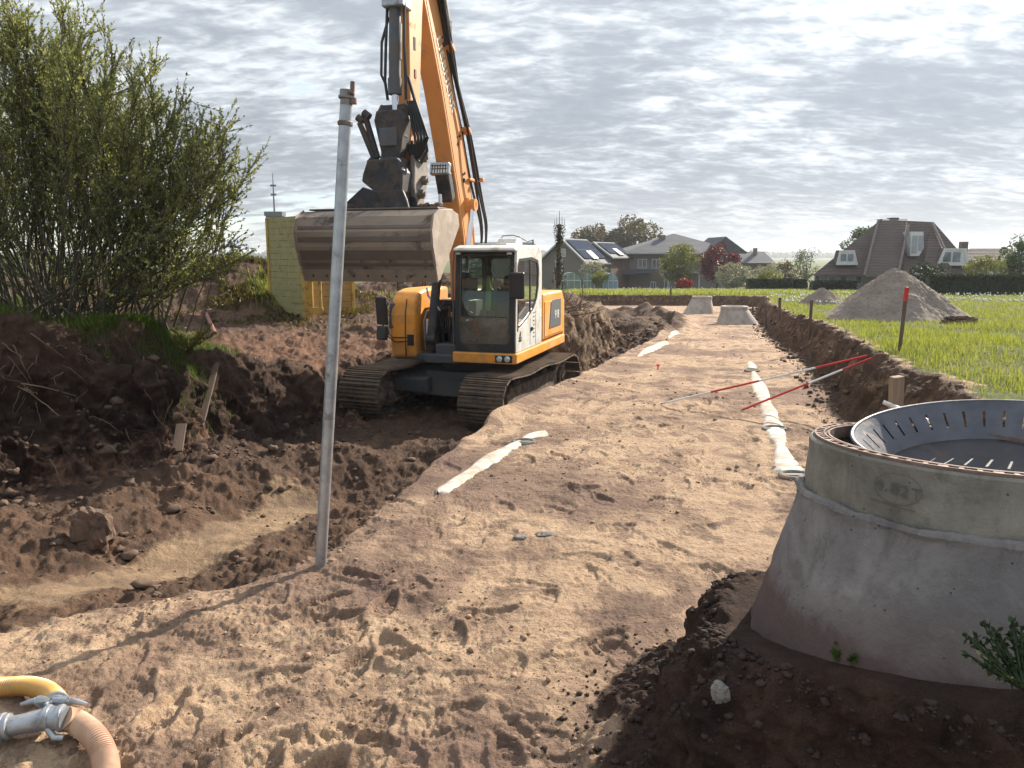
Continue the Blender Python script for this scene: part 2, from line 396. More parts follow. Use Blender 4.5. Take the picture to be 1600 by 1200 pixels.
def heap(X, Y, x, y, rx, ry, h, rot=0, sharp=1.0):
    c, s = math.cos(rot), math.sin(rot); a = ((X - x) * c + (Y - y) * s) / rx; b = (-(X - x) * s + (Y - y) * c) / ry
    r = np.sqrt(a * a + b * b); return h * np.clip(1 - r ** 1.15 * 1.0, 0, None) ** sharp if sharp != 0 else h * np.exp(-r * r * 2)
def base(X, Y, masks=False):
    f = fall(Y)
    wob = .12 * pn(X * 1.3 + 5, Y * 1.3) + .06 * pn(X * 3.1, Y * 3.1)
    de = sdist(X, Y, EDGE) + wob * .5 * sst(3, 6, Y)
    db = sdist(X, Y, BANK) + wob * 1.6
    dr = -sdist(X, Y, RTOP) + wob * 1.1          # positive on the grass side
    far = sst(34, 46, Y)
    sand = f + .02 * pn(X * .5, Y * .5)
    # foreground sand slopes gently down to the left; further on the edge is cut sharply
    w = 1.9 * (1 - sst(3.4, 4.6, Y)) + .32
    pit = idw(X, Y, PITZ) + .5 * far * 0
    s = sst(-.08, 1, de / w)
    z = sand * (1 - s) + np.minimum(pit, sand) * s
    # a ridge of spoil pushed up along the cut beside the machine
    z = z + .17 * np.exp(-((de - .38) / .26) ** 2) * sst(7.4, 8.6, Y) * (1 - sst(24, 28, Y)) * (1 + 1.0 * pn(X * 1.7, Y * 1.7)) 
    # spoil berm in the pit in front of the machine
    z = z + heap(X, Y, -2.0, 9.3, 1.9, .9, .42, R(12), 0) + heap(X, Y, -2.9, 8.2, 1.3, .6, .28, R(30), 0) + heap(X, Y, -.75, 9.8, .6, .5, .3, 0, 0) + heap(X, Y, -.42, 8.25, .5, .55, .22, 0, 0)
    # scree and wall up to the left bank
    up = idw(X, Y, UPZ); up = up * (1 - far) + (.62 + f) * far
    foot = np.where(Y < 12, 0, 0) + (-.60) * (1 - sst(9.0, 11, Y)) + pit * sst(9.0, 11, Y)
    foot = np.maximum(foot, pit)
    scree = sst(-2.1, -.85, db); z = z * (1 - scree) + np.maximum(z, foot) * scree
    ww_ = .62 + .38 * (1 - sst(10.5, 13, Y)); wall = sst(-ww_, -.02, db); z = z * (1 - wall) + up * wall
    z = z + heap(X, Y, -7.6, 22, 4.6, 2.8, 1.35, R(15), 0) * sst(0, 1, db) + heap(X, Y, -14, 21, 6, 4, .5, 0, 0) * sst(0, 1, db)
    z = z + (heap(X, Y, -2.6, 26.5, 6.5, 2.0, 1.0, R(4), 0) + heap(X, Y, .6, 21.6, 1.0, 1.0, .5, 0, 0) + heap(X, Y, 1.7, 24, .9, 1.2, .3, 0, 0)+ heap(X, Y, -.6, 23.5, 2.2, 1.0, .8, 0, 0)) * sst(0, .8, db)
    z = z + heap(X, Y, -3.2, 18.0, 1.2, .6, .22, R(20), 0) * sst(0, .8, db)
    # right hand wall and field
    g = .62 + f + .05 * pn(X * .35, Y * .35) * sst(0, 2, dr)
    rw = sst(-.42, .03, dr); z = z * (1 - rw) + g * rw
    # messy diggings far along the road
    mess = sst(19, 22, Y) * (1 - sst(40, 44, Y)) * sst(-.9, .2, de) * (1 - sst(-1, 0, db))
    z = z + mess * (.42 * pn(X * .9, Y * .6) + .22)
    # soil left standing round the near manhole
    rm = np.hypot(X - MHX, (Y - MHY)); an = np.arctan2(Y - MHY, X - MHX)
    rm = rm + .05 * np.sin(an * 3 + 1) + .03 * np.sin(an * 7)
    hm = .50 + .15 * np.maximum(np.cos(an + 1.7), 0)
    mound = hm * (1 - sst(.68, .92, rm)) + .14 * sst(.68, .92, rm) * (1 - sst(.90, 1.22, rm))
    z = np.where(rm < 1.5, np.maximum(z, mound + np.minimum(z, 0) * sst(.8, 1.5, rm)), z)
    z = np.where(Y > 120, z + .0 , z)
    if not masks: return z
    grass = np.maximum(sst(.0, .25, dr + .1 * pn(X * 6, Y * 6)), sst(.3, 1.2, db) * sst(30, 34, Y))
    grass = np.maximum(grass, sst(.25, .9, db) * (1 - sst(11, 12.3, Y)) * (Y < 14))
    wallr = sst(-.6, -.35, dr) * (1 - sst(-.05, .1, dr))
    walll = sst(-1.25, -.75, db) * (1 - sst(.05, .3, db))
    upl = sst(0, .3, db) * (1 - far) 
    pitm = sst(.05, .6, de / np.minimum(w, 1.0)) * (1 - sst(-.6, -.4, db))
    man = (1 - sst(.92, 1.2, rm + .12 * pn(X * 4, Y * 4)))
    return z, dict(grass=grass, wallr=wallr, walll=walll, upl=upl, pit=pitm, man=man, de=de, db=db, dr=dr, scree=scree * (1 - wall), rm=rm, mess=mess, near=1 - sst(4.0, 5.2, Y))

def prints(X, Y, Z):
    """boot prints and scuffs trodden into the sand"""
    r = np.random.default_rng(11)
    D = np.zeros_like(Z)
    n = 250
    ys = 2.1 + 8.5 * r.random(n) ** 1.5; xs = np.zeros(n)
    for i in range(n):
        y = ys[i]; lo = -.68 * y if y < 4.2 else -1.1 + (y - 4.2) * .28; hi = min(.42 * y + .2, 2.4 + .22 * (y - 5) if y > 5 else 9)
        xs[i] = lo + (hi - lo) * r.random()
    near = np.nonzero((Y < 13) & (Y > 1.5))
    Xn, Yn = X[near], Y[near]; Dn = np.zeros(len(Xn))
    order = np.argsort(Yn); Ys = Yn[order]; Xs = Xn[order]; Ds = np.zeros(len(Ys))
    for i in range(n):
        a = r.normal(R(70), .8); L = r.uniform(.12, .17); W = r.uniform(.05, .075); dep = r.uniform(.012, .035) * (1.05 if ys[i] < 4.6 and xs[i] < -.6 else .62)
        i0, i1 = np.searchsorted(Ys, [ys[i] - .35, ys[i] + .35])
        if i1 <= i0: continue
        dx, dy = Xs[i0:i1] - xs[i], Ys[i0:i1] - ys[i]
        u = (dx * math.cos(a) + dy * math.sin(a)) / L; v = (-dx * math.sin(a) + dy * math.cos(a)) / (W * (1 - .25 * np.clip(u * 1.0, -1, 1)))
        q = np.sqrt(u * u + v * v) + .12 * pn(Xs[i0:i1] * 14, Ys[i0:i1] * 14)
        Ds[i0:i1] += -dep * (1 - sst(.86, 1.04, q)) * (1 + .35 * u + .16 * np.sign(np.cos(u * 19)) * (q < .85)) + dep * .55 * np.exp(-((q - 1.25) / .2) ** 2)
    Dn[order] = Ds; D[near] = Dn; return D

def build_ground():
    th = np.concatenate([np.linspace(-78, -37, 90, endpoint=False), np.linspace(-37, 37, 940), np.linspace(37, 78, 91)[1:]])
    th = np.radians(th); C = len(th)
    rd = np.exp(np.linspace(math.log(.55), math.log(60), 1500))
    Rn = 1180; rows = np.zeros((Rn, C))
    X, Y = np.outer(rd, np.sin(th)), np.outer(rd, np.cos(th)); Z = base(X, Y)
    dz = np.diff(Z, axis=0); dr_ = np.diff(rd)[:, None]
    rm_ = (rd[1:, None] + rd[:-1, None]) / 2; w = dr_ * .95 / np.maximum(rm_, 1.8) ** 2 + np.sqrt((dr_ * .36) ** 2 + dz ** 2) / rm_; w[rm_[:, 0] < 1.15] *= .3
    kw = 41; pw = np.pad(w, ((0, 0), (kw // 2 + 1, kw // 2)), mode='edge'); cw = np.cumsum(pw, axis=1); w = (cw[:, kw:] - cw[:, :-kw]) / kw
    cum = np.vstack([np.zeros((1, C)), np.cumsum(w, axis=0)]); cum /= cum[-1]
    k = np.ones(9) / 9
    tt = np.linspace(0, 1, Rn)
    for c in range(C): rows[:, c] = np.interp(tt, cum[:, c], rd)
    far = np.exp(np.linspace(math.log(60), math.log(1900), 60))[1:]
    rr = np.vstack([rows, np.repeat(far[:, None], C, 1)])
    X, Y = rr * np.sin(th), rr * np.cos(th)
    Z, m = base(X, Y, True)
    # surface normals of the smooth form
    def grad(X, Y, e=.03): z0 = base(X, Y); return (base(X + e, Y) - z0) / e, (base(X, Y + e) - z0) / e
    n0 = Rn
    Xs, Ys, Zs = X[:n0], Y[:n0], Z[:n0]
    gx, gy = grad(Xs, Ys); nl = np.sqrt(gx * gx + gy * gy + 1); nx, ny, nz = -gx / nl, -gy / nl, 1 / nl
    steep = sst(.5, 1.6, np.sqrt(gx * gx + gy * gy))
    q = {a: b[:n0] for a, b in m.items()}
    soil = np.clip(q['pit'] + q['upl'] + q['scree'] + q['mess'], 0, 1) * (1 - q['grass']); dist = np.hypot(Xs, Ys)
    pitflat = np.exp(-((PALE(Xs, Ys) / .38) ** 2))
    soilr = soil * (1 - .8 * pitflat)
    c1 = fbm3(Xs * 2.4, Ys * 2.4, Zs * 2.4, 3)           # lumps
    c2 = fbm3(Xs * 8, Ys * 8, Zs * 8, 2, .6)
    c3 = fbm3(Xs * 22, Ys * 22, Zs * 22, 2, .6)
    clod = np.clip(c2, -.2, 1) ; lod = 1 - sst(14, 40, dist) * .3
    d = soilr * (.085 * c1 + .03 * c2 + .022 * np.abs(c2) + .014 * c3) * lod
    d += np.maximum(q['walll'], q['wallr'] * .7) * (.12 * fbm3(Xs * 1.9, Ys * 1.9, Zs * 1.1, 3, .55) + .05 * c2 + .022 * c3)
    d += q['man'] * sst(.64, .7, q['rm']) * (.045 * c1 + .035 * c2 + .018 * c3)
    sand = np.clip(1 - q['pit'] - q['upl'] - q['grass'] - q['wallr'] - q['man'] - q['walll'], 0, 1)
    nearleft = sst(.3, -1.4, Xs) * (1 - sst(4.2, 5.4, Ys))
    crum = np.clip(fbm(Xs * 1.3 + 8, Ys * 1.3, 3) + .12 + .5 * nearleft, 0, 1)
    d += sand * ((.010 + .011 * nearleft) * fbm(Xs * 2.7, Ys * 4.2, 3, .55) + (.005 + .006 * nearleft) * fbm(Xs * 9 + 3, Ys * 11, 2, .6) + .0030 * fbm(Xs * 34, Ys * 34, 2, .7))
    d += sand * crum * ((.0075 + .004 * nearleft) * np.clip(np.abs(fbm(Xs * 21, Ys * 21, 2, .7)) - .12, 0, 1) + .005 * np.clip(fbm(Xs * 62, Ys * 62, 1), 0, 1)) * (Ys < 14)
    d += sand * prints(Xs, Ys, Zs) * (.62 + .45 * pn(Xs * .8, Ys * .8 + 9))
    d += q['grass'] * (.03 * fbm(Xs * 2, Ys * 2, 3))
    # wheel and bucket drag marks running along the bed
    al = Xs - .30 * Ys
    for c_, ph in ((.30, 0), (1.05, 2)):
        e_ = np.exp(-((al - c_ - .10 * np.sin(Ys * .35 + ph) - .04 * pn(Ys * .9, Ys * 0 + ph)) / .13) ** 4); d -= sand * e_ * sst(3.6, 5, Ys) * (.010 + .006 * np.sign(np.cos((Ys + .3 * al) * 44))) * np.clip(.6 + pn(Xs * .7 + ph, Ys * .7), 0, 1)
    d += sand * sst(4.5, 7, Ys) * .009 * pn(al * 7, Ys * .7) * 1.2
    X[:n0] += nx * d; Y[:n0] += ny * d; Z[:n0] += nz * d
    idx = np.arange(X.size).reshape(X.shape)
    F = np.stack([idx[:-1, :-1], idx[:-1, 1:], idx[1:, 1:], idx[1:, :-1]], -1).reshape(-1, 4)
    V = np.stack([X, Y, Z], -1).reshape(-1, 3)
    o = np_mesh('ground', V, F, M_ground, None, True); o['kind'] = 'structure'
    # masks: R sand, G red clay, B grass soil, A pale sandy pit floor
    Z2 = Z
    sandm = np.clip(1 - m['pit'] - m['upl'] - m['grass'] - m['wallr'] - m['man'] - m['walll'], 0, 1) * (1 - m['mess'])
    clay = np.clip(m['upl'] * sst(.25, -.25, Z2 + .1 * pn(X, Y)) * (1 - sst(20, 24, Y)) + .5 * m['scree'] * sst(.1, .6, pn(X * .8, Y * .8) + .35) * (Z2 < -.1), 0, 1)
    clay = np.maximum(clay, .8 * m['near'] * sst(-2.6, -4.0, X))
    pale = np.clip(np.exp(-((PALE(X, Y) / .36) ** 2)) * (.95 + .5 * pn(X * 2.2, Y * 2.2)), 0, 1) * (1 - sst(-.9, -.3, m['db']))
    pale = np.maximum(pale, .40 * m['wallr'] * sst(.05, .3, Z2 - fall(Y) + .15 * pn(X * 2, Y * 2)) * sst(.62, .45, Z2 - fall(Y)))
    pale = np.maximum(pale, m['walll'] * sst(17.5, 19, Y) * .5)
    col = np.stack([sandm, clay, m['grass'], pale], -1).reshape(-1, 4).astype(np.float32)
    a = o.data.attributes.new('msk', 'FLOAT_COLOR', 'POINT'); a.data.foreach_set('color', col.ravel())
    painted_shade = np.clip(m['man'] + .60 * m['walll'] * (Y < 13) + .45 * m['scree'] * sst(6.6, 7.6, Y) + .35 * m['pit'] * sst(7, 9, Y) * (1 - sst(16, 18, Y)), 0, 1); b_ = o.data.attributes.new('painted_shade', 'FLOAT', 'POINT'); b_.data.foreach_set('value', painted_shade.ravel().astype(np.float32))  # mask of shade painted into the soil: mound, left bank, scree and pit
    return o

def ground_material():
    t = NT('ground_soil_and_sand'); at_ = t.n('ShaderNodeAttribute', attribute_name='msk'); sp = t.n('ShaderNodeSeparateColor'); t.L.new(at_.outputs['Color'], sp.inputs[0])
    n1 = t.noise(1.1, 6, .62, .4); n2 = t.noise(6, 6, .65, .2); n3 = t.noise(45, 5, .7); n4 = t.noise(220, 3, .7); nb = t.noise(.45, 4, .6, .6, loc=(4, 1, 0))
    # sand: pale, with damp darker stains and dark crumbs
    sand = t.ramp(n2, ((.28, (.29, .185, .125)), (.5, (.415, .278, .175)), (.72, (.49, .35, .235))))
    sand = t.mix(t.ramp(n4, ((.35, 0.0), (.7, .42))), sand, (.56, .43, .32))
    sand = t.mix(t.ramp(n1, ((.51, 0.0), (.60, .66))), sand, (.165, .105, .080))
    sand = t.mix(t.ramp(nb, ((.51, 0.0), (.58, .72))), sand, (.17, .11, .088))
    sand = t.mix(t.ramp(n3, ((.56, 0.0), (.68, .6))), sand, (.12, .08, .06))
    sand = t.mix(t.ramp(t.noise(3.2, 5, .7, .5, scale=(1.3, .8, 1), loc=(7, 3, 0)), ((.52, 0.0), (.58, .6))), sand, (.135, .088, .07))
    soil = t.ramp(n2, ((.3, (.040, .026, .020)), (.52, (.088, .053, .036)), (.75, (.155, .098, .064))))
    soil = t.mix(t.ramp(n1, ((.45, 0.0), (.68, .55))), soil, (.17, .10, .064))
    soil = t.mix(t.ramp(n4, ((.5, 0.0), (.75, .35))), soil, (.24, .18, .14))
    shd = t.n('ShaderNodeAttribute', attribute_name='painted_shade'); soil = t.mix(shd.outputs['Fac'], soil, t.mix(1.0, soil, (.46, .45, .50), 'MULTIPLY'))  # soil colour darkened where the shade is painted in
    clay = t.ramp(n2, ((.3, (.095, .052, .038)), (.55, (.165, .092, .06)), (.75, (.27, .16, .10))))
    pale = t.ramp(n2, ((.3, (.17, .118, .078)), (.52, (.30, .205, .128)), (.75, (.38, .275, .175))))
    pale = t.mix(t.ramp(n1, ((.45, 0.0), (.6, .7))), pale, (.15, .105, .075))
    turf = t.ramp(n2, ((.3, (.045, .05, .018)), (.55, (.085, .105, .028)), (.8, (.13, .145, .045))))
    # ragged borders between the kinds of ground
    def edge(m, k=.42):
        s_ = t.math('ADD', m, t.math('MULTIPLY', t.math('SUBTRACT', n2, .5), k * 2)); return t.ramp(s_, ((.38, 0.0), (.6, 1.0)))
    col = t.mix(edge(sp.outputs[1]), soil, clay)
    col = t.mix(edge(at_.outputs['Alpha']), col, pale)
    col = t.mix(edge(sp.outputs[0], .25), col, sand)
    col = t.mix(edge(sp.outputs[2], .2), col, turf)
    nr = t.bump(t.noise(15, 5, .65, .3), .7, .05); nr = t.bump(n3, .8, .03, nr); nr = t.bump(n4, .7, .008, nr)
    t.principled(col, .93, 0, .15, nr); return t.m
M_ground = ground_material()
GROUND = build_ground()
bpy.context.view_layer.update()
def gz(x, y, d=None):
    hit, loc, no, _ = GROUND.ray_cast((x, y, 30), (0, 0, -1)); return loc.z if hit else float(base(np.array([float(x)]), np.array([float(y)]))[0])
def gpt(x, y, dz=0): return Vector((x, y, gz(x, y) + dz))
def ray(pxx, pyy):
    """first ground point on a sight line"""
    d = (at(pxx, pyy, 10) - Vector((0, 0, CAMH))).normalized(); hit, loc, no, _ = GROUND.ray_cast((0, 0, CAMH), d)
    return loc if hit else px(pxx, pyy)
#PART2
# ------------------------------------------------------------------ excavator
HD = R(17.0); EX = Vector((-.74, 14.96, -1.22))
def build_excavator():
    ex = empty('excavator', EX, -math.pi / 2 - HD, 'orange and white tracked excavator with raised boom and a wide ditching bucket', 'excavator')
    UC = Matrix.Rotation(R(-6.0), 4, 'Z')
    # ---- undercarriage
    m = MB(); m.bb((-.95, -.55, .42), (.95, .55, .80)); m.cyl((0, 0, .78), (0, 0, 1.02), .62, n=36)
    for sx in (-1, 1):
        for sy in (-1, 1): m.prism([(sx*.35, .45), (sx*1.1, .40), (sx*1.15, .66), (sx*.35, .82)], sy*.3 - .12, sy*1.05 - .12)
    m.prism([(.5, .30), (.98, .34), (.95, .62), (.5, .8)], -.85, .85)
    m.xf(UC); m.build('undercarriage_frame', M_grey, ex, bevel=.02)
    def track(side):
        y0 = 1.09 if side > 0 else -1.34; W = .84; hw = W / 2
        r1, x1, z1 = .385, 1.62, .425; r2, x2, z2 = .40, -1.62, .44
        path = []
        # belt centre line as a closed loop: top (with sag), front, bottom, rear
        N1 = 40
        for i in range(N1):
            t = i / N1; x = x2 + (x1 - x2) * t; path.append((x, z2 + r2 + (z1 + r1 - z2 - r2) * t + .02 * math.cos(t * 6.28 * 2) - .02))
        for i in range(16):
            a = math.pi / 2 - math.pi * i / 16; path.append((x1 + r1 * math.cos(a), z1 + r1 * math.sin(a)))
        for i in range(N1):
            t = i / N1; path.append((x1 + (x2 - x1) * t, z1 - r1 + (z2 - r2 - z1 + r1) * t))
        for i in range(16):
            a = -math.pi / 2 - math.pi * i / 16; path.append((x2 + r2 * math.cos(a), z2 + r2 * math.sin(a)))
        P = np.array(path + [path[0]]); seg = np.hypot(*np.diff(P, axis=0).T); cum = np.concatenate([[0], np.cumsum(seg)])
        n = 46; b = MB(); lk = MB(); rr = random.Random(side + 5)
        for k in range(n):
            s0 = (k + .5) / n * cum[-1]; e = .04
            p = [np.interp(s0, cum, P[:, j]) for j in (0, 1)]; q = [np.interp((s0 + e) % cum[-1], cum, P[:, j]) - np.interp((s0 - e) % cum[-1], cum, P[:, j]) for j in (0, 1)]
            a = math.atan2(q[1], q[0]); L_ = cum[-1] / n
            rot = Matrix.Rotation(-a, 3, 'Y'); nrm = Vector((-math.sin(a), 0, math.cos(a))); tn = Vector((math.cos(a), 0, math.sin(a)))
            c = Vector((p[0], y0, p[1])) + nrm * .045
            b.box(c, (L_ * .94, W, .022), rot)
            for g in (-.42, -.05, .32): b.box(c + tn * (g * L_) + nrm * .022, (.016, W * rr.uniform(.975, .995), .03), rot)
            b.box(c - tn * L_ * .47 + nrm * .004, (.03, W * .99, .012), rot)
            for s_ in (-.09, .09): lk.box(Vector((p[0], y0 + s_, p[1])) - nrm * .0, (L_ * .9, .035, .085), rot)
        b.xf(UC); belt = b.build('track', M_track, ex); belt['label'] = 'muddy steel crawler track on the cab side' if side > 0 else 'muddy steel crawler track on the side away from the cab'
        lk.xf(UC); lk.build('track_chain', M_dark, belt)
        f = MB(); f.prism([(-1.25, .24), (1.22, .24), (1.3, .42), (1.15, .60), (-1.15, .62), (-1.3, .45)], y0 - .17, y0 + .17)
        f.bb((-1.2, y0 - .22, .20), (1.2, y0 + .22, .26)); f.bb((-.9, y0 - .10, .6), (-.6, y0 + .1, .70)); f.bb((.5, y0 - .10, .6), (.8, y0 + .1, .70))
        f.xf(UC); f.build('track_frame', M_mudsteel, belt, bevel=.015)
        for nm, x, z, r, w in (('idler', x1, z1, r1 - .05, .12), ('sprocket', x2, z2, r2 - .05, .12)):
            w_ = MB(); w_.cyl((x, y0 - w, z), (x, y0 + w, z), r, n=36); w_.cyl((x, y0 - w - .06, z), (x, y0 + w + .06, z), r * .55, n=24); w_.cyl((x, y0 - w - .09, z), (x, y0 + w + .09, z), r * .3, n=16)
            if nm == 'sprocket':
                for k in range(21):
                    a = k / 21 * 6.283; w_.box((x + math.cos(a) * r, y0, z + math.sin(a) * r), (.07, .07, .05), Matrix.Rotation(-a, 3, 'Y'))
            w_.xf(UC); w_.build(nm, M_mudsteel, belt, bevel=.01)
        for k in range(7):
            x = -1.15 + k * .385; w_ = MB(); w_.cyl((x, y0 - .15, .19), (x, y0 + .15, .19), .085, n=20); w_.cyl((x, y0 - .19, .19), (x, y0 + .19, .19), .05, n=12)
            w_.xf(UC); w_.build('track_roller', M_mudsteel, belt)
        for x in (-.6, .65):
            w_ = MB(); w_.cyl((x, y0 - .13, .72), (x, y0 + .13, .72), .06, n=16); w_.xf(UC); w_.build('carrier_roller', M_dark, belt)
    track(1); track(-1)
    # ---- upper deck
    m = MB(); m.bb((-2.0, -1.18, 1.02), (1.1, 1.18, 1.14)); m.bb((-1.2, -.32, 1.14), (1.2, .26, 1.34)); m.bb((.9, -.5, 1.0), (1.28, .2, 1.16)); m.build('deck', M_grey, ex, bevel=.02)
    m = MB()   # skirt: runs under the cab front, round the corner and back along the side
    m.prism([(1.38, .08), (1.38, 1.22), (1.33, 1.27), (-2.35, 1.27), (-2.35, 1.05), (1.14, 1.05), (1.14, .08)], 1.045, 1.235, 'z')
    m.build('skirt', M_orange, ex, bevel=.025)
    m = MB(); m.bb((1.376, .885, 1.075), (1.392, 1.20, 1.20)); lb = m.build('lamp_recess', M_black, ex, bevel=.01)
    for y in (.965, 1.11):
        l = MB(); l.lathe([(0, .022), (.045, .016), (.056, .0)], (0, 0, 0), 20, mat=Matrix.Rotation(R(90), 4, 'Y')); l.xf(Matrix.Translation((1.39, y, 1.138))); l.build('work_lamp', M_lampglass, ex, smooth=True)
    # ---- side (engine) hood, vent and counterweight
    m = MB(); m.prism([(-.50, 1.27), (-.50, 2.10), (-.56, 2.20), (-2.15, 2.20), (-2.32, 2.05), (-2.32, 1.27)], .30, 1.25); m.build('engine_hood', M_orange, ex, bevel=.05, seg=3)
    m = MB(); m.prism([(-.50, 1.27), (-.50, 2.02), (-2.32, 2.02), (-2.32, 1.27)], -1.2, .30); m.build('engine_cover', M_orange, ex, bevel=.05, seg=3)
    m = MB(); m.prism([(-.62, 1.33), (-.62, 2.03), (-2.1, 2.03), (-2.1, 1.33)], 1.25, 1.262); m.build('hood_door', M_orange, ex, bevel=.006)
    m = MB(); m.prism([(-.98, 1.47), (-1.10, 2.0), (-1.22, 2.04), (-1.95, 2.04), (-1.95, 1.47)], 1.262, 1.274); vp = m.build('vent_panel', M_ventgrey, ex, bevel=.004)
    tx = text_mesh('918', .24, 'lettering', M_whitep, ex, .002)
    tx.matrix_local = Matrix.Translation((-1.55, 1.279, 1.72)) @ Matrix(((-1, 0, 0, 0), (0, 0, 1, 0), (0, 1, 0, 0), (0, 0, 0, 1)))
    m = MB()
    cw = [(-2.30, -1.22), (-2.30, 1.24), (-2.5, 1.22), (-2.68, 1.0), (-2.76, .5), (-2.78, 0), (-2.76, -.5), (-2.68, -1.0), (-2.5, -1.2)]
    m.prism(cw, 1.05, 2.0, 'z'); m.build('counterweight', M_orange, ex, bevel=.05, seg=3)
    for y in (.9, ):
        m = MB(); m.cyl((-1.0, y - .1, 2.18), (-1.0, y - .1, 2.36), .05); m.cyl((-1.0, y - .1, 2.34), (-1.0, y - .1, 2.50), .11); m.cyl((-1.0, y - .1, 2.50), (-1.0, y - .1, 2.56), .135, .1); m.build('air_cleaner', M_dark, ex, smooth=True)
    m = MB(); m.tube([(-1.5, .4, 2.1), (-1.5, .4, 2.42), (-1.58, .4, 2.52)], .05, 12); m.build('exhaust_pipe', M_dark, ex, smooth=True)
    # ---- right hand hood (image left), with its grey grille and the gap full of plumbing
    prof = [(-.5, 1.06), (1.16, 1.06), (1.22, 1.35), (1.20, 1.85), (1.12, 2.13), (.95, 2.27), (.6, 2.32), (-.5, 2.32)]
    m = MB(); m.prism(prof, -1.22, -.72); m.build('tank_hood', M_orange, ex, bevel=.07, seg=4)
    m = MB(); m.prism([(1.222, 1.09), (1.232, 1.38), (1.213, 1.86), (1.13, 2.145), (1.12, 2.14), (1.19, 1.86), (1.2, 1.38), (1.19, 1.09)], -.905, -.893); m.build('hood_seam', M_black, ex)
    m = MB(); m.prism([(.98, 1.66), (.98, 2.1), (.86, 2.24), (.25, 2.26), (.25, 1.66)], -1.235, -1.21); m.build('side_grille', M_ventgrey, ex, bevel=.01)
    m = MB(); m.prism([(1.215, 1.6), (1.15, 2.05), (1.06, 2.17), (.9, 2.17), (.95, 1.6)], -1.24, -1.12); m.build('corner_grille', M_ventgrey, ex, bevel=.02)
    m = MB(); rr = random.Random(4)
    m.bb((.1, -.62, 1.14), (.5, .22, 2.1))
    m.bb((.5, -.58, 1.14), (.72, -.34, 1.95)); m.cyl((.95, -.46, 1.2), (.95, -.46, 1.5), .11); m.bb((.62, -.1, 1.15), (1.0, .2, 1.5))
    for i in range(8): m.cyl((.75 + .02 * (i % 2), -.55 + i * .09, 1.62), (.75, -.55 + i * .09, 1.80), .022, n=10)
    m.bb((.66, -.6, 1.5), (.8, .16, 1.62)); m.build('valve_block', M_dark, ex, bevel=.012)
    m = MB()
    for i in range(11):
        y = -.56 + i * .07; x = .80 + rr.uniform(-.05, .12); z = rr.uniform(1.75, 2.15)
        m.tube([(x - .1, y, 1.15), (x + .06, y + rr.uniform(-.05, .05), 1.45), (x + .1, y + rr.uniform(-.08, .08), z - .15), (x, y + .02, z), (x - .2, y + .05, z - .04)], .02, 8)
    m.build('plumbing', M_rubber, ex, smooth=True)
    m = MB(); m.tube([(1.0, -.60, 1.2), (1.05, -.60, 1.75), (1.03, -.54, 1.93), (1.0, -.45, 1.95), (.95, -.38, 1.88)], .016, 8); m.tube([(.98, -.30, 1.93), (.95, -.55, 2.2), (.9, -.60, 2.34)], .02, 8); m.tube([(1.0, .0, 1.5), (.95, .17, 1.95)], .014, 8); m.build('hose_guard', M_galv, ex, smooth=True)
    m = MB(); m.bb((1.03, -.56, 1.5), (1.05, -.46, 1.78)); m.build('sticker_plate', M_whitep, ex)
    m = MB(); m.prism([(.3, 1.5), (.65, 1.5), (.45, 2.0), (.3, 2.0)], -.35, -.25); m.prism([(.3, 1.5), (.65, 1.5), (.45, 2.0), (.3, 2.0)], -.02, .08); m.build('boom_bracket', M_orange2, ex, bevel=.01)
    # right mirrors on their stay
    m = MB(); m.tube([(1.2, -.78, 1.38), (1.24, -1.1, 1.36), (1.26, -1.32, 1.52), (1.26, -1.33, 2.2)], .014, 8); m.tube([(1.2, -.78, 1.44), (1.24, -1.15, 1.44), (1.26, -1.32, 1.60)], .012, 8); m.bb((1.19, -.86, 1.30), (1.23, -.74, 1.50)); ms = m.build('mirror_stay', M_black, ex)
    m = MB(); m.box((1.27, -1.34, 1.93), (.07, .25, .52), (0, R(4), R(-14))); m.build('mirror', M_black, ex, bevel=.03, seg=3)
    m = MB(); m.box((1.27, -1.34, 1.52), (.08, .24, .26), (0, R(-8), R(-14))); m.build('mirror', M_black, ex, bevel=.03, seg=3)
    m = MB(); m.cyl((-.3, -1.2, 2.3), (-.3, -1.2, 2.75), .014); m.tube([(.9, -1.18, 2.28), (.88, -1.18, 2.75), (.3, -1.18, 2.78), (-.4, -1.18, 2.7), (-.4, -1.18, 2.3)], .016, 8); m.build('handrail', M_black, ex, smooth=True)
    # ---- cab
    CY0, CY1, CX0, CX1, CZ0, CZ1 = .12, 1.25, -.42, 1.35, 1.245, 3.09
    cab = MB(); cab.bb((CX0 + .02, CY0 + .02, CZ0), (CX1 - .03, CY1 - .02, CZ0 + .07)); cabf = cab.build('cab', M_black, ex, bevel=.01)
    def front3(a, b, h):    # a: y, b: z ; front leans back slightly towards the top
        return (CX1 - .015 - h - .10 * ((b - CZ0) / 1.75) ** 2, a, b)
    def rnd(x0, x1, z0, z1, r, k=5):
        out = []
        for cx, cz, a0 in ((x1 - r, z1 - r, 0), (x0 + r, z1 - r, 90), (x0 + r, z0 + r, 180), (x1 - r, z0 + r, 270)):
            for i in range(k + 1):
                a = R(a0 + 90 * i / k); out.append((cx + r * math.cos(a), cz + r * math.sin(a)))
        return out
    m = MB(); m.panel([(CY0, CZ0), (CY1 - .02, CZ0), (CY1 - .02, CZ1 - .09), (CY0, CZ1 - .09)], rnd(CY0 + .10, CY1 - .13, CZ0 + .155, CZ1 - .155, .09), 0, .05, front3); m.build('front_frame', M_black, cabf)
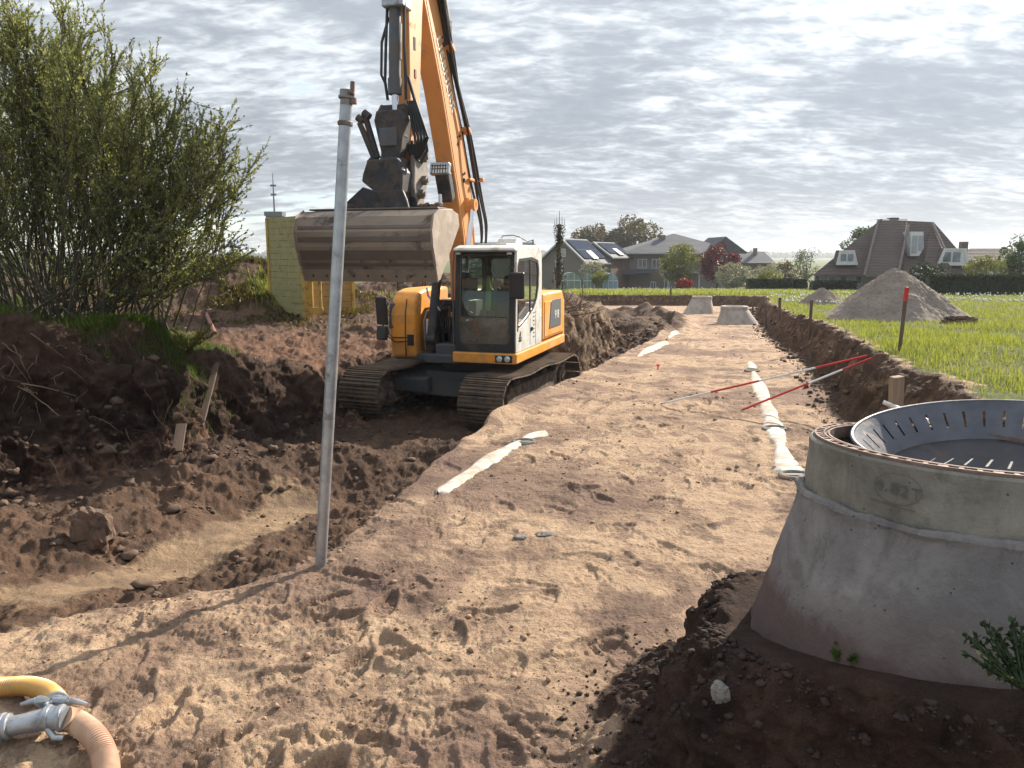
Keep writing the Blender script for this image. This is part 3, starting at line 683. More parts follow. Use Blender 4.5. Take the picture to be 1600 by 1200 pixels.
    m = MB(); m.panel(rnd(CY0 + .09, CY1 - .12, CZ0 + .145, CZ1 - .145, .09), rnd(CY0 + .105, CY1 - .135, CZ0 + .16, CZ1 - .16, .085), -.006, .0, front3); m.build('window_seal', M_grey, cabf)
    g = MB(); q = [front3(a, b, .02) for a, b in ((CY0 + .08, CZ0 + .13), (CY1 - .11, CZ0 + .13), (CY1 - .11, CZ0 + .62), (CY0 + .08, CZ0 + .62))]; g.quad(*q); g.build('lower_windscreen', glass('dusty_glass', (.42, .44, .36), .8, .75), cabf)
    g = MB(); zz = [CZ0 + .62 + (CZ1 - .15 - CZ0 - .62) * i / 4 for i in range(5)]
    for i in range(4): g.quad(*[front3(a, b, .02) for a, b in ((CY0 + .08, zz[i]), (CY1 - .11, zz[i]), (CY1 - .11, zz[i+1]), (CY0 + .08, zz[i+1]))])
    g.build('windscreen', M_glass, cabf)
    m = MB(); m.box((CX1 - .06, (CY0 + CY1) / 2, CZ0 + .62), (.03, CY1 - CY0 - .2, .02)); m.build('windscreen_rail', M_black, cabf)
    # door side : outer sheet white with the window cut out, its lower front edge swept down in a curve
    win = [(1.24, 1.80), (1.24, 2.75), (1.14, 2.87), (.30, 2.90), (-.14, 2.84), (-.22, 2.70), (-.20, 2.35), (-.08, 2.12), (.16, 1.94), (.50, 1.82), (.85, 1.72), (1.12, 1.66), (1.22, 1.70)]
    side3 = lambda a, b, h: (a, CY1 - h, b)
    m = MB(); m.panel([(CX1 - .03, CZ0), (CX1 - .03, CZ0 + .4), (CX1 - .08, CZ1 - .12), (CX1 - .2, CZ1 - .02), (CX0 + .12, CZ1 - .02), (CX0 + .02, CZ1 - .16), (CX0, CZ1 - .5), (CX0, CZ0)], win, 0, .045, side3); m.build('door', M_white, cabf, bevel=.008)
    cx_ = sum(a for a, b in win) / len(win); cz_ = sum(b for a, b in win) / len(win); win2 = [(cx_ + (a - cx_) * .93, cz_ + (b - cz_) * .93) for a, b in win]
    m = MB(); m.panel(win, win2, .006, .04, side3); m.build('door_window_seal', M_black, cabf)
    g = MB(); g.add([(a, CY1 - .022, b) for a, b in win2], [tuple(range(len(win2)))]); g.build('door_window', M_glass, cabf)
    m = MB(); m.bb((.33, CY1 - .03, 1.75), (.365, CY1 - .008, 2.86)); m.build('window_divider', M_black, cabf)
    m = MB(); m.bb((.41, CY1, 1.30), (.418, CY1 + .004, 1.80)); m.bb((.30, CY1, 1.55), (.36, CY1 + .03, 1.62)); m.bb((.02, CY1 - .001, 1.27), (.028, CY1 + .004, 1.9)); m.build('door_seam', M_black, cabf)
    m = MB()
    for i in range(7): m.bb((.10, CY1, 1.42 + i * .075), (.20, CY1 + .008, 1.435 + i * .075))
    m.split('door_louvre', M_ventgrey, cabf)
    m = MB(); m.bb((.98, CY1, 1.475), (1.15, CY1 + .004, 1.505)); m.prism([(1.02, 1.515), (1.13, 1.515), (1.06, 1.60), (1.03, 1.60)], CY1, CY1 + .004); m.bb((.98, CY1, 1.42), (1.15, CY1 + .004, 1.465)); m.build('cab_emblem', M_black, cabf)
    # inner (boom) side and rear
    m = MB(); m.panel([(CX1 - .05, CZ0), (CX1 - .12, CZ1 - .08), (CX0, CZ1 - .08), (CX0, CZ0)], [(CX1 - .18, 1.75), (CX1 - .22, CZ1 - .2), (CX0 + .12, CZ1 - .2), (CX0 + .12, 1.75)], 0, .04, lambda a, b, h: (a, CY0 + h, b)); m.build('inner_side_frame', M_black, cabf)
    g = MB(); g.quad((CX1 - .16, CY0 + .02, 1.73), (CX1 - .2, CY0 + .02, CZ1 - .18), (CX0 + .1, CY0 + .02, CZ1 - .18), (CX0 + .1, CY0 + .02, 1.73)); g.build('side_window', M_glass, cabf)
    m = MB(); m.panel([(CY0, CZ0), (CY1 - .02, CZ0), (CY1 - .02, CZ1 - .05), (CY0, CZ1 - .05)], rnd(CY0 + .12, CY1 - .14, 2.25, CZ1 - .22, .06), 0, .045, lambda a, b, h: (CX0 + h, a, b)); m.build('rear_frame', M_black, cabf)
    g = MB(); g.quad((CX0 + .02, CY0 + .1, 2.2), (CX0 + .02, CY1 - .1, 2.2), (CX0 + .02, CY1 - .1, CZ1 - .2), (CX0 + .02, CY0 + .1, CZ1 - .2)); g.build('rear_window', M_glass, cabf)
    m = MB(); m.prism([(CX1 - .06, CZ1 - .10), (CX1 + .04, CZ1 - .075), (CX1 - .0, CZ1 - .03), (CX1 - .25, CZ1 + .02), (CX0 + .2, CZ1 + .03), (CX0 + .02, CZ1 - .03), (CX0, CZ1 - .10)], CY0 - .01, CY1 - .005); m.build('cab_roof', M_white, cabf, bevel=.03, seg=3)
    for y in (CY0 + .07, CY1 - .12):
        m = MB(); m.bb((CX1 - .09, y - .055, CZ1 - .155), (CX1 - .03, y + .055, CZ1 - .095)); h = m.build('roof_lamp', M_black, cabf, bevel=.012); m = MB(); m.bb((CX1 - .032, y - .043, CZ1 - .145), (CX1 - .024, y + .043, CZ1 - .105)); m.build('lens', M_lampglass, h)
    m = MB(); m.bb((.45, .45, CZ1 + .01), (1.05, 1.0, CZ1 + .05)); m.build('roof_hatch', M_white, cabf, bevel=.015)
    m = MB(); m.prism([(-.05, CZ1 + .02), (.0, CZ1 + .09), (.12, CZ1 + .15), (.3, CZ1 + .15), (.42, CZ1 + .07), (.44, CZ1 + .02)], .60, .98); m.build('roof_beacon', M_whitep, cabf, bevel=.03, seg=3)
    m = MB(); m.tube([(.1, .6, CZ1 + .15), (.12, .62, CZ1 + .20), (.12, .82, CZ1 + .215), (.1, .95, CZ1 + .18), (-.1, 1.05, CZ1 + .10), (-.2, 1.12, CZ1 + .12)], .009, 8); m.cyl((-.2, 1.13, CZ1), (-.2, 1.13, CZ1 + .14), .012); m.build('antenna_cable', M_black, cabf)
    # what one sees through the glass
    m = MB(); m.box((.30, .74, 1.72), (.5, .5, .14)); m.box((.05, .74, 2.05), (.13, .48, .62), (0, R(-8), 0)); m.box((.0, .74, 2.46), (.1, .27, .2), (0, R(-8), 0)); m.bb((.1, .6, 1.3), (.5, .9, 1.66)); m.build('seat', M_seat, cabf, bevel=.05, seg=3)
    m = MB(); m.box((.42, 1.06, 1.85), (.5, .13, .12), (0, R(-6), 0)); m.box((.42, .42, 1.85), (.5, .13, .12), (0, R(-6), 0)); m.cyl((.62, 1.06, 1.88), (.64, 1.05, 2.08), .018); m.cyl((.62, .42, 1.88), (.64, .43, 2.08), .018); m.split('console', M_seat, cabf, bevel=.02)
    m = MB(); m.cyl((.95, .66, 1.3), (.88, .66, 1.85), .012); m.cyl((.95, .82, 1.3), (.88, .82, 1.85), .012); m.box((1.0, .66, 1.36), (.2, .09, .02), (0, R(-25), 0)); m.box((1.0, .82, 1.36), (.2, .09, .02), (0, R(-25), 0)); m.build('travel_lever', M_black, cabf)
    m = MB(); m.box((1.08, .36, 2.42), (.05, .2, .22), (0, R(-8), R(20))); m.cyl((1.06, .30, 2.2), (1.08, .32, 2.4), .01); m.build('monitor', M_black, cabf, bevel=.015)
    m = MB(); m.tube([(1.17, .62, 2.88), (1.2, .78, 2.6), (1.215, .92, 2.35)], .008, 6); m.tube([(1.16, .70, 2.9), (1.205, .85, 2.6)], .006, 6); m.build('wiper', M_black, cabf)
    m = MB(); m.tube([(.3, .40, 2.55), (.33, .42, 2.3), (.36, .41, 2.0), (.36, .40, 1.8)], [.03, .05, .055, .04], 10); m.build('hanging_vest', M_hiviz, cabf, smooth=True)
    m = MB(); m.cyl((1.1, .38, 1.62), (1.1, .38, 1.80), .04); m.cyl((1.08, .44, 1.5), (1.1, .44, 1.62), .05); m.build('spray_can', M_red, cabf, smooth=True)
    m = MB(); m.tube([(1.33, 1.12, 2.74), (1.44, 1.24, 2.72), (1.44, 1.26, 2.3)], .012, 8); st = m.build('mirror_arm', M_black, cabf, smooth=True)
    m = MB(); m.box((1.43, 1.30, 2.42), (.07, .26, .46), (0, R(3), R(8))); m.build('mirror', M_black, st, bevel=.04, seg=3)
    m = MB(); m.tube([(1.30, 1.275, 1.62), (1.31, 1.285, 2.1)], .011, 8); m.build('grab_handle', M_black, cabf, smooth=True)
    m = MB(); m.tube([(1.28, .07, 1.35), (1.25, .06, 2.6), (1.22, .08, 3.0)], .014, 8); m.build('grab_rail', M_ventgrey, cabf, smooth=True)
    # ---- boom
    def plate(cl, y0, y1):   # centre line [(x,z,thickness)] -> closed profile
        a, b = [], []
        for i, (x, z, t) in enumerate(cl):
            p, q = cl[max(i - 1, 0)], cl[min(i + 1, len(cl) - 1)]; dx, dz = q[0] - p[0], q[1] - p[1]; l = math.hypot(dx, dz)
            a.append((x - dz / l * t / 2, z + dx / l * t / 2)); b.append((x + dz / l * t / 2, z - dx / l * t / 2))
        return MB().prism(a + b[::-1], y0, y1)
    by = -.15
    cl = [(.28, 1.72, .30), (.24, 2.1, .42), (.19, 2.7, .54), (.24, 3.3, .64), (.40, 3.9, .72), (.64, 4.45, .72), (.90, 5.02, .68), (1.28, 5.80, .62), (1.80, 6.72, .58), (2.30, 7.55, .50), (2.62, 8.08, .34)]
    boom = plate(cl, by - .16, by + .16).build('boom', M_orange2, ex, bevel=.025)
    for s_ in (-1, 1):     # raised flange lines on both cheeks
        m = plate([(x, z, max(t - .16, .1)) for x, z, t in cl[2:-1]], by + s_ * .16, by + s_ * .167); m.build('cheek_plate', M_orange2, boom)
    m = MB(); m.cyl((.28, by - .26, 1.78), (.28, by + .26, 1.78), .13, n=28)
    m.cyl((.42, by - .25, 3.85), (.42, by + .25, 3.85), .13, n=28); m.cyl((.42, by - .36, 3.85), (.42, by + .36, 3.85), .065, n=20)
    m.cyl((2.62, by - .27, 8.05), (2.62, by + .27, 8.05), .12, n=28); m.split('pin_boss', M_orange2, boom, smooth=True)
    m = MB()
    for x, z in ((.60, 4.28), (.84, 4.9), (1.5, 6.4)):
        m.cyl((x - .05, by + .165, z), (x - .05, by + .19, z), .04, n=12); m.cyl((x - .1, by + .165, z + .13), (x - .1, by + .188, z + .13), .025, n=10); m.cyl((x + .0, by + .165, z + .1), (x + .0, by + .18, z + .1), .018, n=10)
    m.split('cheek_bolt', M_dark, boom)
    for s_ in (-1, 1):
        yy = by + s_ * .28
        a, b = Vector((1.12, yy, 1.42)), Vector((.42, yy, 3.85)); d = (b - a).normalized()
        m = MB(); m.cyl(a, a + d * 1.15, .085, n=24); m.cyl(a + d * 1.13, a + d * 1.23, .098, n=24); m.cyl(a - Vector((0, .09, 0)), a + Vector((0, .09, 0)), .09); c = m.build('boom_cylinder', M_dark, ex, smooth=True)
        m = MB(); m.cyl(a + d * 1.2, b, .05, n=20); m.build('piston_rod', M_chrome, c, smooth=True)
        m = MB(); m.cyl(b - Vector((0, .08, 0)), b + Vector((0, .08, 0)), .11, n=24); m.build('rod_eye', M_orange2, c, smooth=True)
    # work light hung under the boom, with its guard
    wp = Vector((1.20, by - .02, 4.42)); rt = Matrix.Rotation(R(-14), 3, 'Y')
    m = MB(); m.box(wp, (.12, .36, .21), rt); wl = m.build('boom_work_light', M_galv, ex, bevel=.02)
    m = MB(); m.box(wp + Vector((.062, 0, -.0)), (.01, .30, .15), rt); m.build('lens', M_lampglass, wl)
    m = MB()
    for k in range(6): m.box(wp + Vector((.072, -.125 + k * .05, 0)), (.012, .012, .16), rt)
    for k in (-1, 0, 1): m.box(wp + Vector((.073, 0, k * .055)), (.012, .30, .010), rt)
    m.build('guard', M_black, wl)
    m = MB(); m.prism([(.85, 3.95), (1.02, 3.85), (1.22, 4.32), (1.0, 4.42)], by - .13, by + .13); m.build('light_bracket', M_dark, ex, bevel=.03)
    m = MB(); m.cyl((1.06, by - .08, 4.0), (1.12, by - .08, 3.3), .045, n=18); m.build('thin_rod', M_chrome, ex, smooth=True)
    # the maker's name down the boom cheek, as on the machine
    tx = text_mesh('LIEBHERR', .27, 'lettering', M_lettering, boom, .002, 1.12)
    d = Vector((1.68 - .82, 0, 6.52 - 5.12)).normalized(); up = Vector((d.z, 0, -d.x))
    M4 = Matrix(((-d.x, up.x, 0, 0), (0, 0, 1, 0), (-d.z, up.z, 0, 0), (0, 0, 0, 1)))
    M4 = Matrix.Identity(4)
    ax, ay = -d, Vector((0, 1, 0)).cross(-d)
    for i in range(3): M4[i][0], M4[i][1], M4[i][2] = ax[i], ay[i], (0, 1, 0)[i]
    M4.translation = Vector((1.36, by + .173, 5.93)); tx.matrix_local = M4
    # hoses along the back of the boom
    m = MB(); rr = random.Random(9)
    outer = [(2.3, 7.95), (1.72, 7.15), (1.26, 6.4), (.84, 5.7), (.46, 5.15), (.12, 4.6), (-.16, 4.1), (-.46, 3.6), (-.52, 3.3), (-.42, 3.0), (-.36, 2.6), (-.2, 2.2)]
    inner = [(2.3, 7.9), (1.76, 7.1), (1.32, 6.35), (.92, 5.68), (.60, 5.15), (.40, 4.65), (.20, 4.25), (-.04, 3.9), (-.26, 3.55), (-.30, 3.2), (-.26, 2.8), (-.1, 2.3)]
    for k in range(5):
        src = outer if k in (0, 1, 4) else inner
        pts = [(x - .035 * (k % 2) + .02 * math.sin(z * 3 + k) - (.10 if k == 4 else 0) * (3.4 < z < 5.2), by + .17 + .055 * (k % 3) + .03 * math.sin(z * 1.5 + k), z) for x, z in src]
        P = [Vector(p) for p in pts]; sm = []
        for i in range(len(P) - 1):
            p0, p1, p2, p3 = P[max(i-1, 0)], P[i], P[i+1], P[min(i+2, len(P)-1)]
            for s_ in range(6):
                u = s_ / 6; sm.append(.5 * ((2*p1) + (-p0 + p2)*u + (2*p0 - 5*p1 + 4*p2 - p3)*u*u + (-p0 + 3*p1 - 3*p2 + p3)*u**3))
        m.tube(sm + [P[-1]], .024, 8)
    m.build('boom_hose', M_rubber, ex, smooth=True)
    m = MB(); m.box((.12, by + .2, 4.32), (.46, .05, .05)); m.box((-.08, by + .22, 4.34), (.10, .24, .07)); m.box((.52, by + .16, 5.15), (.16, .28, .06), (0, R(-30), 0)); m.box((1.3, by + .16, 6.38), (.16, .28, .06), (0, R(-30), 0)); m.split('hose_clamp', M_orange2, ex, bevel=.01)
    # ---- stick with its cylinder
    by = .02
    sc = [(2.44, 8.55, .30), (2.60, 8.05, .62), (2.76, 7.3, .60), (2.84, 6.5, .50), (2.90, 5.6, .40), (2.95, 4.9, .32), (3.0, 4.42, .24), (3.02, 4.28, .18)]
    stick = plate(sc, by - .12, by + .12).build('stick', M_orange2, ex, bevel=.02)
    m = MB(); m.cyl((3.0, by - .2, 4.40), (3.0, by + .2, 4.40), .10, n=24); m.cyl((2.97, by - .19, 4.85), (2.97, by + .19, 4.85), .085, n=24); m.build('pin_boss', M_dark, stick, smooth=True)
    m = MB()
    for z, L_ in ((6.05, .18), (5.62, .12)): m.box((2.90, by + .125, z), (.06, .012, L_))
    m.split('bracket_slot', M_dark, stick)
    m = MB(); m.cyl((1.3, by, 6.62), (2.1, by, 8.2), .1, n=24); m.cyl((1.3, by, 6.4), (1.3, by, 6.8), .1); c = m.build('stick_cylinder', M_dark, ex, smooth=True)
    m = MB(); m.cyl((2.1, by, 8.2), (2.42, by, 8.56), .05, n=18); m.build('piston_rod', M_chrome, c, smooth=True)
    bx = 3.47; by2 = by + .05
    m = MB(); m.cyl((bx - .08, by2, 6.62), (bx, by2, 5.40), .085, n=26); m.cyl((bx, by2, 5.44), (bx, by2, 5.22), .10, n=26); m.cyl((bx - .075, by2, 6.2), (bx - .03, by2, 5.7), .092, n=26); c = m.build('bucket_cylinder', M_grey, ex, smooth=True)
    m = MB(); m.cyl((bx, by2, 5.24), (bx, by2, 4.98), .05, n=20); m.build('piston_rod', M_chrome, c, smooth=True)
    m = MB(); m.bb((bx - .26, by2 - .15, 6.40), (bx + .07, by2 + .18, 6.66)); m.cyl((bx - .05, by2 - .22, 6.66), (bx - .05, by2 + .24, 6.66), .085); m.bb((bx - .45, by2 - .08, 6.45), (bx - .2, by2 + .08, 6.8)); m.build('cylinder_lug', M_galv, c, bevel=.02)
    m = MB()
    for dy, dx in ((-.115, .02), (.13, -.02), (.16, .05)): m.tube([(bx - .10 + dx, by2 + dy, 6.6), (bx - .02 + dx, by2 + dy * 1.1, 5.9), (bx + dx, by2 + dy * 1.25, 5.4), (bx + dx - .04, by2 + dy * 1.1, 5.15)], .022, 8)
    m.tube([(bx - .1, by2 - .12, 6.3), (bx - .02, by2 - .20, 5.95), (bx, by2 - .21, 5.5), (bx, by2 - .14, 5.36)], .02, 8); m.build('cylinder_hose', M_rubber, c, smooth=True)
    # links
    m = MB()
    for s_ in (-1, 1): m.prism([(2.90, 4.95), (3.05, 4.80), (3.42, 4.92), (3.55, 5.0), (3.45, 5.1), (3.3, 5.06)], by + s_ * .2, by + s_ * .16)
    m.bb((3.36, by - .17, 4.62), (3.50, by + .19, 5.08)); m.build('link', M_dark, ex, bevel=.015)
    # tiltrotator / quick coupler
    by = 0.0
    cp = MB(); X0 = 3.40
    cp.prism([(by - .20, 5.0), (by + .20, 5.0), (by + .24, 4.88), (by + .18, 4.46), (by + .12, 4.30), (by - .12, 4.30), (by - .16, 4.5), (by - .24, 4.86)], X0 - .12, X0 + .16, 'x')
    cp.cyl((X0, by, 4.22), (X0, by, 4.34), .20, n=30)
    cp.prism([(by - .40, 4.10), (by - .32, 4.30), (by + .16, 4.32), (by + .24, 4.12), (by + .22, 3.85), (by + .14, 3.72), (by - .18, 3.72), (by - .26, 3.88), (by - .42, 4.0)], X0 - .22, X0 + .25, 'x')
    cpo = cp.build('coupler', M_dark, ex, bevel=.025)
    m = MB(); m.box((X0 + .17, by - .01, 4.62), (.03, .28, .26)); m.build('cover_plate', M_grey, cpo, bevel=.02)
    m = MB(); m.prism([(2.84, 4.50), (3.1, 4.62), (3.28, 4.38), (3.34, 3.92), (3.26, 3.66), (3.02, 3.62), (2.86, 3.95), (2.80, 4.2)], by + .20, by + .28); m.prism([(2.84, 4.50), (3.1, 4.62), (3.28, 4.38), (3.34, 3.92), (3.26, 3.66), (3.02, 3.62), (2.86, 3.95), (2.80, 4.2)], by - .30, by - .22); m.build('side_plate', M_steel2, cpo, bevel=.02)
    m = MB()
    for x, z, r in ((3.0, 4.40, .085), (3.02, 4.05, .07), (3.14, 3.84, .07)): m.cyl((x, by - .36, z), (x, by + .36, z), r, n=20); m.cyl((x, by - .38, z), (x, by + .38, z), r * .5, n=12)
    m.build('pin', M_steel, cpo, smooth=True)
    m = MB()
    for k, (y, dz) in enumerate(((-.42, 0), (-.52, -.06))):
        m.cyl((X0 + .05, by + y, 4.92 + dz), (X0 + .02, by + y * .55 - .03, 4.35), .045, n=16)
        m.cyl((X0 + .05, by + y - .03, 5.0 + dz), (X0 + .05, by + y + .06, 4.93 + dz), .055, n=16)
    m.build('tilt_cylinder', M_dark, cpo, smooth=True)
    m = MB(); m.tube([(X0, by - .34, 4.10), (X0, by - .36, 4.30), (X0, by - .28, 4.40)], [.07, .085, .05], 12); m.build('hook', M_dark, cpo, smooth=True)
    m = MB()
    for k in range(5):
        y = by + .24 + k * .03
        m.tube([(X0 - .1, y - .05, 5.15), (X0 - .05, y + .02 + k * .01, 4.9), (X0 - .02, y + .09 + .02 * k, 4.62), (X0 - .1, y + .07, 4.38 + .02 * k), (X0 - .15, y - .02, 4.34), (X0 - .15, y - .10, 4.55)], .022, 8)
    m.tube([(X0 - .1, by + .2, 5.5), (X0 - .1, by + .32, 5.1), (X0 - .12, by + .42, 4.75), (X0 - .15, by + .46, 4.45), (X0 - .15, by + .36, 4.28), (X0 - .15, by + .26, 4.36), (X0 - .15, by + .22, 4.6)], .026, 8)
    m.build('coupler_hose', M_rubber, cpo, smooth=True)
    m = MB(); m.prism([(by - .22, 3.86), (by + .24, 3.86), (by + .30, 3.72), (by + .34, 3.57), (by - .95, 3.57), (by - .66, 3.72), (by - .40, 3.92)], X0 - .16, X0 - .10, 'x'); m.prism([(by - .22, 3.86), (by + .24, 3.86), (by + .30, 3.72), (by + .34, 3.57), (by - .95, 3.57), (by - .66, 3.72), (by - .40, 3.92)], X0 + .20, X0 + .26, 'x')
    m.prism([(3.2, 3.56), (3.7, 3.56), (3.62, 3.85), (3.3, 3.95)], by - .2, by - .12); m.prism([(3.2, 3.56), (3.7, 3.56), (3.62, 3.85), (3.3, 3.95)], by + .12, by + .2); m.build('coupler_foot', M_dark, ex, bevel=.015)
    # ---- ditching bucket
    bw0, bw1 = -1.18, .90
    pr = [(3.22, 3.52), (3.5, 3.575), (3.95, 3.56), (4.14, 3.47), (4.22, 3.26), (4.20, 3.05), (4.14, 2.87), (4.06, 2.72), (4.0, 2.60)]
    inn = [(x - .035, z - (.03 if i < 4 else .0)) for i, (x, z) in enumerate(pr)]
    bk = MB().prism(pr + inn[::-1], bw0, bw1).build('bucket', M_bucket, ex)
    m = MB()
    for z0, z1 in ((3.30, 3.345), (3.12, 3.19), (2.865, 3.0), (2.775, 2.82)):
        def xo(z):
            zz_ = [p[1] for p in pr[2:]][::-1]; xx = [p[0] for p in pr[2:]][::-1]; return float(np.interp(z, zz_, xx))
        m.add([(xo(z0) + .004, bw0 + .01, z0), (xo(z1) + .004, bw0 + .01, z1), (xo(z1) + .004, bw1 - .01, z1), (xo(z0) + .004, bw1 - .01, z0),
               (xo(z0) + .012, bw0 + .01, z0), (xo(z1) + .012, bw0 + .01, z1), (xo(z1) + .012, bw1 - .01, z1), (xo(z0) + .012, bw1 - .01, z0)], [(0,1,2,3),(4,7,6,5),(0,4,5,1),(1,5,6,2),(2,6,7,3),(3,7,4,0)])
    m.split('wear_strip', M_bucketdark, bk, bevel=.003)
    m = MB(); m.prism([(4.085, 2.73), (4.105, 2.725), (4.02, 2.555), (4.0, 2.565)], bw0 - .02, bw1 + .02); ce = m.build('cutting_edge', M_bucketedge, bk)
    m = MB()
    for k in range(9):
        y = bw0 + .15 + k * (bw1 - bw0 - .3) / 8; m.cyl((4.02, y, 2.655), (4.066, y, 2.635), .018, n=10)
    m.split('edge_bolt', M_black, ce)
    chk = [(3.18, 3.36), (3.22, 3.53), (3.5, 3.585), (3.95, 3.56), (4.16, 3.46), (4.23, 3.26), (4.20, 3.05), (4.14, 2.87), (4.04, 2.57), (3.95, 2.59)]
    for a, b, nm in ((bw0 - .03, bw0, 0), (bw1, bw1 + .03, 1)):
        m = MB(); m.prism(chk, a, b); ck = m.build('cheek', M_cheek if nm else M_bucket, bk, bevel=.006)
        m = MB(); yy = (a - .012, a) if nm == 0 else (b, b + .012); m.prism([(3.95, 3.585), (4.18, 3.48), (4.25, 3.26), (4.22, 3.05), (4.12, 2.78), (4.06, 2.80), (4.16, 3.05), (4.18, 3.26), (4.12, 3.42), (3.92, 3.51)], *yy); m.build('cheek_rim', M_cheek, ck)
    m = MB(); m.bb((3.3, bw0 + .02, 3.575), (3.9, bw1 - .02, 3.60)); m.prism([(3.25, 3.58), (3.9, 3.58), (3.8, 3.66), (3.3, 3.70)], by - .62, by - .57); m.build('top_rib', M_bucketdark, bk, bevel=.008)
    # lumps of soil lying on top of the bucket
    m = MB(); rr = random.Random(3)
    for k in range(7):
        c = Vector((rr.uniform(3.5, 3.85), bw1 - rr.uniform(.12, .35), 3.62)); ico(m, c, rr.uniform(.03, .08), rr)
    m.build('soil_lump', M_clod, bk, smooth=True)
    return ex
def ico(m, c, r, rr, flat=.75):
    bm = bmesh.new(); bmesh.ops.create_icosphere(bm, subdivisions=2, radius=1)
    o = Vector((rr.random() * 50, rr.random() * 50, rr.random() * 50)); bm.verts.ensure_lookup_table()
    from mathutils import noise as mn
    vs = []
    for v in bm.verts:
        q = v.co * (1 + .45 * mn.noise(v.co * 1.3 + o) + .2 * mn.noise(v.co * 3 + o)); q.z *= flat; vs.append(c + q * r)
    m.add(vs, [tuple(v.index for v in f.verts) for f in bm.faces]); bm.free()
M_ventgrey = mat('grey_vent_mesh', (.13, .145, .155), (.09, .10, .11), .5, .2, .4, 60)
M_mudsteel = mat('mud_caked_steel', (.15, .11, .085), (.09, .065, .05), .85, 0, .2, 5, dirt=(.26, .2, .15), damt=.6, dscale=7, bump=.6, bscale=18)
M_lettering = mat('pale_lettering', (.78, .72, .62), (.70, .64, .54), .5)
M_steel2 = mat('brown_grey_steel', (.20, .18, .165), (.12, .11, .10), .5, .3, .5, 6, dirt=(.3, .24, .19), damt=.4, dscale=6)
M_bucketedge = mat('dusty_cutting_edge', (.31, .25, .20), (.24, .195, .155), .6, .1, .4, 3, dirt=(.1, .08, .07), damt=.2, dscale=5)
M_clod = mat('soil_clod', (.085, .058, .044), (.15, .105, .078), .95, 0, .1, 4, bump=.6, bscale=30)
EXC = build_excavator()

# ------------------------------------------------------------------ manhole in the foreground
def concrete(name, c1, c2, stain, bumpv=.35, band=None):
    t = NT(name); n1 = t.noise(2.6, 7, .7, .7); n2 = t.noise(18, 5, .7); n3 = t.noise(120, 3, .7)
    col = t.ramp(n1, ((.40, c1), (.60, c2))); col = t.mix(t.ramp(t.noise(5, 6, .75, 1.0, scale=(1, 1, .45), loc=(2, 9, 4)), ((.54, 0.0), (.66, .6))), col, stain); col = t.mix(t.ramp(n2, ((.5, 0.0), (.72, .45))), col, stain)
    col = t.mix(t.ramp(n3, ((.68, 0.0), (.76, .8))), col, (.45, .43, .40))
    if band:   # damp reddish soil stain low down, ragged edge, stays with the concrete
        sp = t.n('ShaderNodeSeparateXYZ'); t.L.new(t.tc.outputs['Object'], sp.inputs[0])
        h = t.math('ADD', sp.outputs[2], t.math('MULTIPLY', t.noise(1.6, 5, .65), .30))
        hm_ = t.math('ADD', sp.outputs[2], t.math('MULTIPLY', t.noise(7, 6, .75), .30)); col = t.mix(t.ramp(hm_, ((.78, .9), (.84, 0.0))), col, (.05, .036, .03))
        col = t.mix(t.ramp(h, ((band[0], .75), (band[1], 0.0))), col, band[2])
    vo = t.n('ShaderNodeTexVoronoi'); vo.inputs['Scale'].default_value = 34; t.L.new(t.tc.outputs['Object'], vo.inputs['Vector']); pit = t.ramp(vo.outputs['Distance'], ((.07, 1.0), (.13, 0.0)))
    pm = t.math('MULTIPLY', pit, t.ramp(t.noise(5, 2, .5, loc=(5, 5, 5)), ((.52, 0.0), (.58, 1.0)))); col = t.mix(t.math('MULTIPLY', pm, .75), col, (.05, .045, .04))
    nr = t.bump(n2, bumpv, .012); nr = t.bump(n3, bumpv * .8, .004, nr); nr = t.bump(t.math('MULTIPLY', pm, -1), .8, .006, nr)
    t.principled(col, .9, 0, .25, nr); return t.m
M_conc_ring = concrete('weathered_ring_concrete', (.225, .21, .18), (.15, .14, .12), (.085, .078, .066), .6)
M_conc_cone = concrete('damp_cone_concrete', (.215, .20, .195), (.135, .126, .126), (.08, .072, .07), .55, (.80, .95, (.10, .070, .064)))
M_conc_far = concrete('pale_cone_concrete', (.42, .38, .34), (.33, .29, .26), (.22, .19, .17))
M_rust = mat('rusty_cast_iron', (.24, .165, .135), (.16, .11, .09), .75, .2, .3, 12, dirt=(.10, .07, .06), damt=.5, dscale=10, bump=.5)

